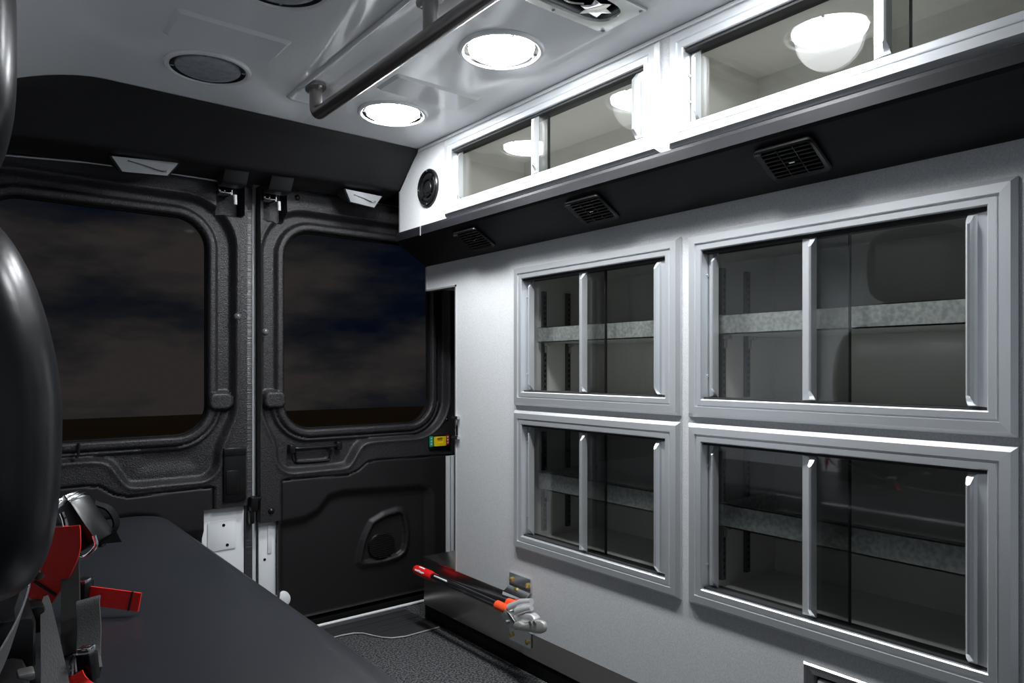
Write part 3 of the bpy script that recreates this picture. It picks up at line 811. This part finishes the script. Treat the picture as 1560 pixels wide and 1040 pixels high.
# ------------------------------------------------------------------ duct vents
SN = Vector((-.073, 0, -.112)).normalized()                 # outward normal of the sloping soffit
SD = Vector((W - .006 - (W2 - .006), 0, 1.2655 - 1.334)).normalized()   # down the slope
def soffit_vent(Yc, label):
    c = Vector((W2 - .006, Yc, 1.334)) + SD * 0.062
    t = thing('air_vent', c, label, 'air vent', 'air vents in the duct soffit')
    nn = Vector((SD.z, 0, -SD.x));
    if nn.z > 0: nn = -nn
    mx = Matrix((( 0, SD.x, nn.x, c.x), (1, 0, 0, c.y), (0, SD.z, nn.z, c.z), (0, 0, 0, 1)))
    # local: u along Y, v down slope, w outward
    w, hgt = 0.062, 0.047
    bm = bmesh.new()
    o_ = rrect(-w, w, -hgt, hgt, .012, 4); i_ = rrect(-w + .012, w - .012, -hgt + .011, hgt - .011, .006, 4)
    def rg(pts, z): return [bm.verts.new((x, y, z(y) if callable(z) else z)) for x, y in pts]
    tall = lambda y: 0.006 + 0.006 * max(0, -y / hgt)
    a = rg(o_, 0.0003); b = rg(o_, lambda y: tall(y) - .002); c2 = rg(rrect(-w + .003, w - .003, -hgt + .003, hgt - .003, .010, 4), tall); d_ = rg(i_, 0.005); e_ = rg(i_, 0.0003)
    for p, q in ((a, b), (b, c2), (c2, d_), (d_, e_)):
        for k in range(len(p)): bm.faces.new((p[k], p[(k + 1) % len(p)], q[(k + 1) % len(p)], q[k]))
    bmesh.ops.transform(bm, matrix=mx, verts=bm.verts)
    bmobj('bezel', bm, 'black', t, angle=35)
    bm = bmesh.new(); add_box(bm, -w + .011, w - .011, -hgt + .010, hgt - .010, .0003, .0015, mx=mx); bmobj('back_plate', bm, 'rubber', t)
    for k in range(7):
        v = -hgt + .017 + k * (2 * hgt - .034) / 6
        bm = bmesh.new()
        add_box(bm, -w + .0115, w - .0115, -.0022, .0022, -.0007, .0007, mx=mx @ Matrix.Translation((0, v, .0045)) @ Matrix.Rotation(R(-25), 4, 'X'))
        bmobj('louver', bm, 'louver', t)
    for u in (-.017, .017):
        bm = bmesh.new(); add_box(bm, u - .001, u + .001, -hgt + .011, hgt - .011, .0015, .006, mx=mx); bmobj('divider', bm, 'black', t)
    bm = bmesh.new(); add_box(bm, -.006, .006, -.002, .002, .006, .0085, .0008, mx=mx); bmobj('adjuster_tab', bm, 'steel', t, angle=40)
soffit_vent(1.775, 'black louvred air vent nearest the rear doors in the duct')
soffit_vent(1.263, 'black louvred air vent under the joint between both overhead cabinets')
soffit_vent(0.722, 'black louvred air vent under the long overhead cabinet above the wider lower cabinets')

# loudspeaker on the end panel
sp = thing('loudspeaker', (W2, 1.966, 1.49), 'round black loudspeaker on the white end panel', 'speaker')
mxs = Matrix.Translation((W2, 1.966, 1.489)) @ Matrix.Rotation(R(-90), 4, 'Y')
lathe('bezel', [(.0605, .0003), (.0605, .006), (.057, .010), (.051, .009), (.049, .003), (.049, .0003)], 'black', sp, 48, mxs)
lathe('cone', [(0, .006), (.016, .0055), (.018, .003), (.030, .0015), (.036, .005), (.042, .006), (.049, .002), (.049, .0004)], 'hdr', sp, 48, mxs)
lathe('inner_ring', [(.026, .003), (.026, .008), (.030, .008), (.030, .003)], 'black', sp, 40, mxs)
for k in range(4):
    bm = bmesh.new(); add_box(bm, -.0022, .0022, .0295, .050, .0055, .0085, mx=mxs @ Matrix.Rotation(R(45 + 90 * k), 4, 'Z')); bmobj('grille_spoke', bm, 'black', sp)
for k in range(4):
    lathe('screw', [(0, .011), (.003, .0105), (.0035, .0085)], 'cast', sp, 10, mxs @ Matrix.Rotation(R(90 * k), 4, 'Z') @ Matrix.Translation((.0535, 0, 0)))

# ------------------------------------------------------------------ ceiling lights
def ceiling_light(x, y, on, label, group, tail=''):
    t = thing('ceiling_light' + tail, (x, y, ceil_z(x)), label, 'ceiling light', group)
    mx = Matrix.Translation((x, y, ZC)) @ Matrix.Rotation(math.pi, 4, 'X')
    lathe('flange', [(.0985, .0), (.0995, .003), (.096, .0075), (.090, .008), (.086, .005), (.086, .0)], 'ceil', t, 64, mx)
    lathe('bezel', [(.0858, .001), (.0858, .0045), (.079, .003), (.0745, .0012)], 'black' if not on else 'chrome', t, 64, mx)
    ln = lathe('lens' + tail, [(0, .0125), (.03, .012), (.055, .0105), (.068, .0085), (.0735, .005), (.074, .0005)], 'led_on' if on else 'led_off', t, 64, mx)
    if on:          # the lens throws most of its light downwards
        ld = bpy.data.lights.new('lamp_beam' + tail, 'SPOT'); ld.energy = BEAM; ld.spot_size = R(150); ld.spot_blend = 1.0
        ld.shadow_soft_size = 0.07; ld.color = (0.95, 0.98, 1.0)
        lo_ = bpy.data.objects.new('lamp_beam' + tail, ld); C.objects.link(lo_); lo_.parent = t; lo_.location = (0, 0, -0.016)
    for k in range(4):
        bm = bmesh.new(); add_box(bm, .0755, .0845, -.003, .003, .002, .0065, .001, mx=mx @ Matrix.Rotation(R(20 + 90 * k), 4, 'Z'))
        bmobj('retaining_clip', bm, 'chrome', t, angle=40)
LY = (1.79, 1.28, 0.765)      # the third lies above the frame, mirrored in the long overhead cabinet's glass
for i, y in enumerate(LY):
    lab = ['lit round ceiling light nearest the rear doors, beside the grab bar end', 'lit round ceiling light beside the rectangular ceiling vent',
           'lit round ceiling light mirrored in the long overhead cabinet glass'][i]
    ceiling_light(0.985, y, True, lab, 'lit round ceiling lights', '_offscreen' if i == 2 else '')
for i, y in enumerate((1.80, 1.315, 0.80, 0.28)):
    lab = ['unlit round ceiling light with grey lens nearest the rear doors', 'unlit round ceiling light second from the rear doors',
           'unlit round ceiling light third from the rear doors', 'unlit round ceiling light towards the front bulkhead'][i]
    ceiling_light(0.485, y, False, lab, 'unlit round ceiling lights')

# grab bar
gb = thing('grab_bar', (0.748, 1.2, ZC), 'long brushed steel grab bar hanging under the ceiling', 'grab bar')
BX, BZ = 0.748, 1.567
el = [(BX, 1.775, ZC + .008), (BX, 1.775, 1.60)] + [(BX, 1.745 + .03 * math.cos(a), 1.597 - .03 * math.sin(a)) for a in [R(q) for q in (15, 30, 45, 60, 75, 90)]]
tube('rail', el + [(BX, 1.5, BZ), (BX, 1.0, BZ), (BX, .4, BZ), (BX, -.1, BZ)], 0.0165, 'bar', gb, 24)
for y in (1.775, 1.205, 0.5):
    if y < 1.7: tube('stanchion', [(BX, y, ZC + .008), (BX, y, BZ + .006)], [0.0165, 0.0155], 'cast', gb, 20)
    fl_ = prism('foot_flange', [(BX + .024 * math.cos(a) , y + .040 * math.sin(a)) for a in [2 * math.pi * k / 24 for k in range(24)]], ZC + .004, ZC + .0125, 'z', 'cast', gb, .001)
    for s in (-1, 1):
        lathe('flange_screw', [(0, .004), (.004, .003), (.005, 0)], 'chrome', fl_, 12, Matrix.Translation((BX, y + s * .030, ZC + .004)) @ Matrix.Rotation(math.pi, 4, 'X'))

# rectangular ceiling vent
cvn = thing('ceiling_vent', (.95, 1.01, ZC), 'rectangular screwed metal cover with dark slot in the ceiling', 'vent')
vx0, vx1, vy0, vy1 = .80, 1.104, .948, 1.073
bm = bmesh.new()
def loop(pts, z): return [bm.verts.new((x, y, z)) for x, y in pts]
def stadium(off):
    o = []
    for k in range(32):
        a = 2 * math.pi * k / 32
        ex = abs(math.cos(a)) ** .45 * math.copysign(1, math.cos(a)); ey = abs(math.sin(a)) ** .7 * math.copysign(1, math.sin(a))
        o.append((.945 + (.128 - off) * ex, 1.011 + (.043 - off) * ey))
    return o
def rectring(off):
    o = []; hx_, hy_ = (vx1 - vx0) / 2 - off, (vy1 - vy0) / 2 - off
    for k in range(32):
        a = 2 * math.pi * k / 32; c_, s_ = math.cos(a), math.sin(a); q = max(abs(c_), abs(s_))
        o.append(((vx0 + vx1) / 2 + hx_ * c_ / q, (vy0 + vy1) / 2 + hy_ * s_ / q))
    return o
L5 = [loop(rectring(0), ZC - .0003), loop(rectring(0), ZC - .005), loop(rectring(.002), ZC - .006), loop(stadium(0), ZC - .006), loop(stadium(.002), ZC - .0005)]
for p, q in zip(L5, L5[1:]):
    for k in range(32): bm.faces.new((p[k], p[(k + 1) % 32], q[(k + 1) % 32], q[k]))
bmobj('cover_plate', bm, 'plate', cvn, angle=30)
bm = bmesh.new()
add_box(bm, VX0 - .006, VX1 + .006, VY0 - .006, VY1 + .006, ZC + .055, ZC + .060)
add_box(bm, VX0 - .006, VX0, VY0 - .006, VY1 + .006, ZC + .0205, ZC + .055); add_box(bm, VX1, VX1 + .006, VY0 - .006, VY1 + .006, ZC + .0205, ZC + .055)
add_box(bm, VX0, VX1, VY0 - .006, VY0, ZC + .0205, ZC + .055); add_box(bm, VX0, VX1, VY1, VY1 + .006, ZC + .0205, ZC + .055)
bmobj('slot_well', bm, 'black', cvn)
tube('fitting_post', [(1.02, 1.01, ZC - .003), (1.02, 1.01, ZC + .055)], .006, 'cast', cvn, 12)
prism('bright_fitting', [(1.005, 1.045), (1.02, 1.030), (1.045, 1.034), (1.040, 1.015), (1.056, 1.002), (1.034, .996), (1.03, .978), (1.012, .99), (.992, .985), (1.0, 1.005), (.985, 1.02), (1.003, 1.024)], ZC - .0045, ZC - .0026, 'z', 'chrome', cvn, .0006)
for x, y in ((1.095, .957), (1.095, 1.064), (.952, .957), (.952, 1.064), (.81, .957), (.81, 1.064)):
    lathe('screw', [(0, .003), (.003, .0025), (.0045, 0)], 'cast', cvn, 12, Matrix.Translation((x, y, ZC - .006)) @ Matrix.Rotation(math.pi, 4, 'X'))
tube('slot_cable', smooth_path([(.85, 1.02, ZC - .004), (.90, 1.0, ZC - .006), (.95, 1.022, ZC - .005), (.985, 1.01, ZC - .004)]), .0025, 'cast', cvn, 8)

# ------------------------------------------------------------------ bench and seat
bn = thing('bench', (.15, .8, 0), 'long black vinyl squad bench along the van side', 'bench')
bm = bmesh.new()
foot = rrect(XL + .002, .455, YF + .05, 2.20, .05, 8)
A = [bm.verts.new((x, y, 0)) for x, y in foot]; B = [bm.verts.new((x, y, .40)) for x, y in foot]
bm.faces.new(A[::-1]); bm.faces.new(B)
for k in range(len(A)): bm.faces.new((A[k], A[(k + 1) % len(A)], B[(k + 1) % len(A)], B[k]))
bmobj('base_box', bm, 'hdr', bn, angle=40)
bm = bmesh.new()
rings = []
for off, z in ((.012, .4005), (.002, .408), (0, .418), (0, .445), (.003, .460), (.010, .471), (.022, .478), (.045, .4805)):
    rings.append([bm.verts.new((x, y, z)) for x, y in rrect(XL + .003 + off, .486 - off, YF + .04 + off, 2.262 - off, .10 - off, 10)])
for p, q in zip(rings, rings[1:]):
    for k in range(len(p)): bm.faces.new((p[k], p[(k + 1) % len(p)], q[(k + 1) % len(p)], q[k]))
bm.faces.new(rings[0][::-1]); bm.faces.new(rings[-1])
bmobj('cushion', bm, 'vinyl', bn, angle=50)

def seat(Yc, label):
    t = thing('padded_seat', (-.03, Yc, .62), label, 'seat', 'seat backs above the bench')
    def lean(q, p):
        zz = (q.z - .86) / .23
        taper = 1 - .10 * max(0, zz) ** 2 - 0.05 * max(0, -zz) ** 2
        q.y = Yc + (q.y - Yc) * taper
        if p[0] > 0: q.x += .012 * (1 - zz * zz) - .045 * max(0, zz) ** 1.5
        return q
    pad('backrest', (-.035, Yc, .868), (.114, .292, .208), 'vinyl_seat', t, 5.0, 20, lean)
    pad('headrest', (-.012, Yc + .012, 1.268), (.070, .160, .134), 'vinyl_seat', t, 3.8, 16)
    bm = bmesh.new()
    add_box(bm, -.05, .0, Yc - .125, Yc + .125, 1.05, 1.17, .008)
    bmobj('headrest_support', bm, 'black', t, angle=40)
    bm = bmesh.new()
    add_box(bm, XL + .001, -.06, Yc - .16, Yc + .16, .50, 1.12, .01)
    bmobj('back_shell', bm, 'black', t, angle=40)
    return t
seat(1.05, 'black padded seat back with headrest above the bench, beside the red belt tabs')
seat(0.10 - .55, 'black padded seat back with headrest near the front bulkhead')

# seat belts and buckles
def buckle(name, base, top, wd, label, tabdir=None):
    """upright belt buckle: moulded stalk, chrome-trimmed head"""
    base, top = Vector(base), Vector(top)
    t = thing(name, base, label, 'buckle', 'seat belt buckles on the bench')
    z = (top - base).normalized(); x = Vector(wd); x = (x - z * x.dot(z)).normalized(); y = z.cross(x)
    Lh = (top - base).length
    mx = Matrix(((x.x, y.x, z.x, base.x), (x.y, y.y, z.y, base.y), (x.z, y.z, z.z, base.z), (0, 0, 0, 1)))
    return t, mx, Lh
# 1: tilted buckle with a red tab
t, mx, Lh = buckle('belt_buckle', (.190, 1.357, .608), (.154, 1.384, .675), (.62, .78, .15), 'tilted black buckle with chrome ends and a wide red pull tab')
bm = bmesh.new(); add_box(bm, -.025, .025, -.018, .018, 0, .080, .004, mx=mx); bmobj('housing', bm, 'black', t, angle=40)
bm = bmesh.new(); add_box(bm, -.023, .023, -.016, .016, .079, .087, .002, mx=mx); bmobj('chrome_end', bm, 'chrome', t, angle=40)
bm = bmesh.new(); add_box(bm, -.018, .018, -.012, -.004, .086, .094, .002, mx=mx); add_box(bm, -.018, .018, .006, .013, .086, .096, .002, mx=mx)
bmobj('latch_plate', bm, 'chrome', t, angle=40)
bm = bmesh.new(); add_tube(bm, smooth_path([mx @ Vector(p) for p in ((-.026, -.020, .010), (-.028, -.014, -.006), (-.028, .012, -.010), (-.026, .022, .002))], 5), .0032, 10); bmobj('chrome_loop', bm, 'chrome', t, angle=40)
tb = ribbon('pull_tab', smooth_path([(.137, 1.300, .652), (.1380, 1.300, .640), (.1370, 1.303, .614), (.124, 1.316, .5765), (.101, 1.336, .533)], 8), (.78, -.62, -.10), .046, .0022, 'red', t)
ribbon('stitching', [(.1135, 1.3230, .5560), (.1120, 1.3243, .5530)], (.78, -.62, -.10), .040, .0032, 'thread', tb)
bm = bmesh.new(); add_tube(bm, [(.134, 1.312, .672), (.137, 1.308, .662), (.139, 1.308, .650)], .004, 8); bmobj('ring', bm, 'chrome', t, angle=40)
ribbon('anchor_strap', smooth_path([(.185, 1.37, .605), (.205, 1.385, .603), (.222, 1.39, .628), (.212, 1.392, .655), (.190, 1.395, .668)], 6), (.62, .78, 0), .018, .003, 'rubber', t)
prism('tongue', [(.186, .604), (.215, .628), (.226, .602)], 1.362, 1.372, 'y', 'black', t)
ribbon('black_strap', smooth_path([(.150, 1.345, .63), (.147, 1.327, .595), (.141, 1.27, .54), (.133, 1.197, .4850)], 6), (.783, -.622, 0), .026, .004, 'thread', t)
# 2: upright buckle with a red tab reaching over the bench
t, mx, Lh = buckle('belt_buckle', (.172, 1.385, .4835), (.173, 1.384, .55), (.78, -.62, 0), 'upright black buckle with red tab reaching over the bench')
bm = bmesh.new(); add_box(bm, -.010, .010, -.014, .014, 0, .056, .003, mx=mx); bmobj('housing', bm, 'black', t, angle=40)
bm = bmesh.new(); add_box(bm, -.009, .009, -.012, .012, .055, .061, .002, mx=mx); bmobj('chrome_end', bm, 'chrome', t, angle=40)
tb = ribbon('pull_tab', smooth_path([(.180, 1.380, .515), (.202, 1.364, .511), (.224, 1.348, .507), (.248, 1.330, .5025)], 6), (.05, .05, 1), .031, .003, 'red', t)
ribbon('stitching', [(.2345, 1.3402, .5052), (.2370, 1.3384, .5046)], (.05, .05, 1), .032, .0042, 'thread', tb)
# 3: front buckle
t, mx, Lh = buckle('belt_buckle', (.142, 1.085, .4830), (.138, 1.088, .53), (.78, -.62, 0), 'slim black buckle with chrome head and short red tab under the seat back')
bm = bmesh.new(); add_box(bm, -.010, .010, -.010, .010, 0, .038, .003, mx=mx); bmobj('housing', bm, 'black', t, angle=40)
bm = bmesh.new(); add_box(bm, -.009, .009, -.009, .009, .037, .047, .003, mx=mx); add_tube(bm, [mx @ Vector(p) for p in ((-.010, -.008, .04), (-.015, -.010, .030), (-.015, -.012, .018), (-.016, -.012, 0.008))], .0028, 8)
bmobj('chrome_end', bm, 'chrome', t, angle=40)
ribbon('pull_tab', smooth_path([(.124, 1.075, .500), (.126, 1.070, .494), (.131, 1.062, .487), (.138, 1.05, .4843)], 5), (.7, -.5, 0), .020, .003, 'red', t)
ribbon('anchor_strap', smooth_path([(.160, 1.232, .552), (.158, 1.222, .545), (.156, 1.195, .515), (.150, 1.160, .4870), (.146, 1.12, .4850)], 6), (.783, -.622, 0), .032, .0022, 'web', t)
# webbing and retractor
sb = thing('seat_belt', (.05, 1.2, .4815), 'grey belt webbing and black retractor under the seat back', 'seat belt')
tops = [(.1145, 1.262, .558), (.1125, 1.235, .548), (.111, 1.164, .521), (.107, 1.064, .497), (.100, .98, .4865), (.09, .86, .4850)]
p = smooth_path(tops, 6); nn_ = len(p) - 1
wd = [Vector((.783, -.622, 0))] * (nn_ + 1)      # gathered at the top, flat below
ribbon('strap', [q - Vector((.006, 0, 0)) for q in p], wd, [.006 + .027 * min(1, 1.5 * i / nn_) for i in range(nn_ + 1)], .0022, 'web', sb)
ribbon('strap', smooth_path([(.072, 1.16, .600), (.068, 1.08, .600), (.052, 1.0, .585), (.025, .93, .56), (-.01, .86, .53)], 6), (.3, .1, 1), .050, .0022, 'web', sb)
box('retractor_housing', -.02, .088, 1.15, 1.30, .4818, .565, 'black', sb, .012)
box('retractor_cover', .086, .105, 1.225, 1.275,   .515, .555, 'black', sb, .006)
box('anchor_block', -.02, .070, .93, 1.07, .4818, .545, 'black', sb, .014)
box('anchor_clip', .058, .074, .985, 1.01, .538, .547, 'cast', sb, .002)
tube('anchor_bolt', [(.104, 1.30, .600), (.100, 1.27, .588)], .007, 'chrome', sb, 10)

# ------------------------------------------------------------------ cable cutter in its bracket
bk = thing('tool_bracket', (W, 1.62, .08), 'folded steel bracket with brass bolts holding the cable cutter', 'bracket')
prof = [(W - .001, .282), (W - .001, .243), (W - .026, .228), (W - .030, .215), (W - .030, .160), (W - .026, .145), (W - .001, .122), (W - .001, .078)]
inn = [(x - .004 if x > W - .01 else x - .004, z) for x, z in prof]
bm = bmesh.new()
poly = [(x, z) for x, z in prof] + [(x, z) for x, z in inn[::-1]]
n = len(poly)
# hat strip: only its two ends and its web, the middle stays open for the jaws
A = [bm.verts.new((x, 1.578, z)) for x, z in poly]; B = [bm.verts.new((x, 1.678, z)) for x, z in poly]
m_ = len(prof)
for i in range(m_ - 1):
    for (P_, Q_) in ((A, B),):
        bm.faces.new((P_[i], P_[i + 1], Q_[i + 1], Q_[i])); j = n - 1 - i
        bm.faces.new((P_[j], P_[j - 1], Q_[j - 1], Q_[j]))
    for P_ in (A, B): bm.faces.new((P_[i], P_[i + 1], P_[n - 2 - i], P_[n - 1 - i]))
bm.faces.new((A[0], B[0], B[n - 1], A[n - 1])); bm.faces.new((A[m_ - 1], B[m_ - 1], B[m_], A[m_]))
bmobj('hat_strip', bm, 'chrome', bk, angle=20)
for y, z in ((1.665, .262), (1.590, .262), (1.665, .096), (1.590, .096)):
    lathe('brass_bolt', [(0, .009), (.004, .0088), (.0075, .006), (.008, .0)], 'brass', bk, 6, Matrix.Translation((W - .005, y, z)) @ Matrix.Rotation(R(-90), 4, 'Y'))

ct = thing('cable_cutter', (1.25, 1.75, .20), 'long cable cutter with red grips, black tubes and orange collars', 'cable cutter')
h1 = [Vector((1.248, 2.105, .208)), Vector((1.248, 1.995, .208)), Vector((1.250, 1.64, .206)), Vector((1.250, 1.585, .205))]
tube('handle_tube', [h1[1] + Vector((0, .01, 0)), h1[2]], .0105, 'tube', ct, 18)
g = tube('handle_grip', [h1[0], h1[0] - Vector((0, .003, 0)), h1[0] - Vector((0, .02, 0)), h1[1] + Vector((0, .015, 0)), h1[1]], [.010, .0145, .0165, .0160, .0125], 'grip_red', ct, 20)
for (y0, y1, a0, a1) in ((2.085, 2.06, 150, 168), (2.066, 2.052, 146, 160), (2.056, 2.036, 152, 172), (2.04, 2.028, 150, 164), (2.075, 2.04, 95, 112)):
    bm = bmesh.new(); q = []
    for yy in (y0, y1):
        q.append([bm.verts.new((1.248 + .0168 * math.cos(R(a)), yy, .208 + .0168 * math.sin(R(a)))) for a in np.linspace(a0, a1, 4)])
    q2 = []
    for yy in (y0, y1):
        q2.append([bm.verts.new((1.248 + .0158 * math.cos(R(a)), yy, .208 + .0158 * math.sin(R(a)))) for a in np.linspace(a0, a1, 4)])
    for k in range(3): bm.faces.new((q[0][k], q[0][k + 1], q[1][k + 1], q[1][k])); bm.faces.new((q2[0][k], q2[1][k], q2[1][k + 1], q2[0][k + 1]))
    for s in (0, 1):
        for k in range(3): bm.faces.new((q[s][k], q[s][k + 1], q2[s][k + 1], q2[s][k]))
    for k in (0, 3): bm.faces.new((q[0][k], q[1][k], q2[1][k], q2[0][k]))
    bmobj('grip_print', bm, 'print', g)
box('tube_label', 1.2385, 1.2425, 1.90, 1.975, .2135, .2185, 'print', ct, .001)
tube('collar', [h1[2] + Vector((0, .004, 0)), h1[3]], .0135, 'orange', ct, 20)
h2 = [Vector((1.286, 2.13, .187)), Vector((1.286, 2.03, .187)), Vector((1.276, 1.62, .212)), Vector((1.275, 1.575, .215))]
tube('handle_tube', [h2[1] + Vector((0, .01, 0)), h2[2]], .0105, 'tube', ct, 18)
tube('handle_grip', [h2[0], h2[0] - Vector((0, .003, 0)), h2[0] - Vector((0, .02, 0)), h2[1]], [.010, .0145, .0160, .0125], 'grip_red', ct, 20)
tube('collar', [h2[2] + Vector((0, .004, 0)), h2[3]], .0135, 'orange', ct, 20)
prism('jaw_body', [(1.596, .212), (1.57, .204), (1.548, .19), (1.540, .175), (1.544, .163), (1.586, .164), (1.600, .18)], 1.236, 1.262, 'x', 'steel', ct, .003)
prism('hook_blade', [(1.549, .180), (1.528, .194), (1.505, .192), (1.485, .200), (1.468, .212), (1.451, .219), (1.432, .222), (1.418, .220), (1.413, .208), (1.418, .196), (1.430, .188), (1.446, .183), (1.465, .180), (1.490, .175), (1.512, .171), (1.538, .168)], 1.232, 1.246, 'x', 'jaw', ct, .004)
prism('upper_jaw', [(1.582, .203), (1.562, .198), (1.544, .200), (1.527, .210), (1.509, .219), (1.490, .222), (1.476, .219), (1.467, .212), (1.480, .204), (1.504, .194), (1.530, .186), (1.555, .176), (1.570, .176)], 1.244, 1.268, 'x', 'jaw_white', ct, .004)
tube('pivot_link', [(1.250, 1.585, .213), (1.262, 1.545, .236), (1.268, 1.508, .247)], [.012, .011, .009], 'jaw_white', ct, 16)
tube('pivot_link', [(1.246, 1.548, .213), (1.252, 1.520, .226), (1.256, 1.494, .236)], [.011, .011, .008], 'jaw_white', ct, 16)
for y, z in ((1.578, .178), (1.470, .206), (1.452, .212)):
    tube('pivot_bolt', [(1.238, y, z), (1.229, y, z)], .006, 'cast', ct, 10)

# ------------------------------------------------------------------ ground outside, seen through the rear windows
bm = bmesh.new()
nu = 24; vv = {}
for i in range(nu + 1):
    for j in range(nu + 1):
        x = -500 + 1000 * i / nu; y = 4 + (1200) * (j / nu) ** 2
        z = -0.75 - math.tan(R(3.45)) * (y - 4) + .02 * math.sin(i * 1.7) * (j > 0)
        vv[i, j] = bm.verts.new((x, y, z))
for i in range(nu):
    for j in range(nu): bm.faces.new((vv[i, j], vv[i + 1, j], vv[i + 1, j + 1], vv[i, j + 1]))
fd = bmobj('field', bm, 'field', None, smooth=True)
setp(fd, 'dark brown open field sloping away outside the windows', 'field', kind='structure')
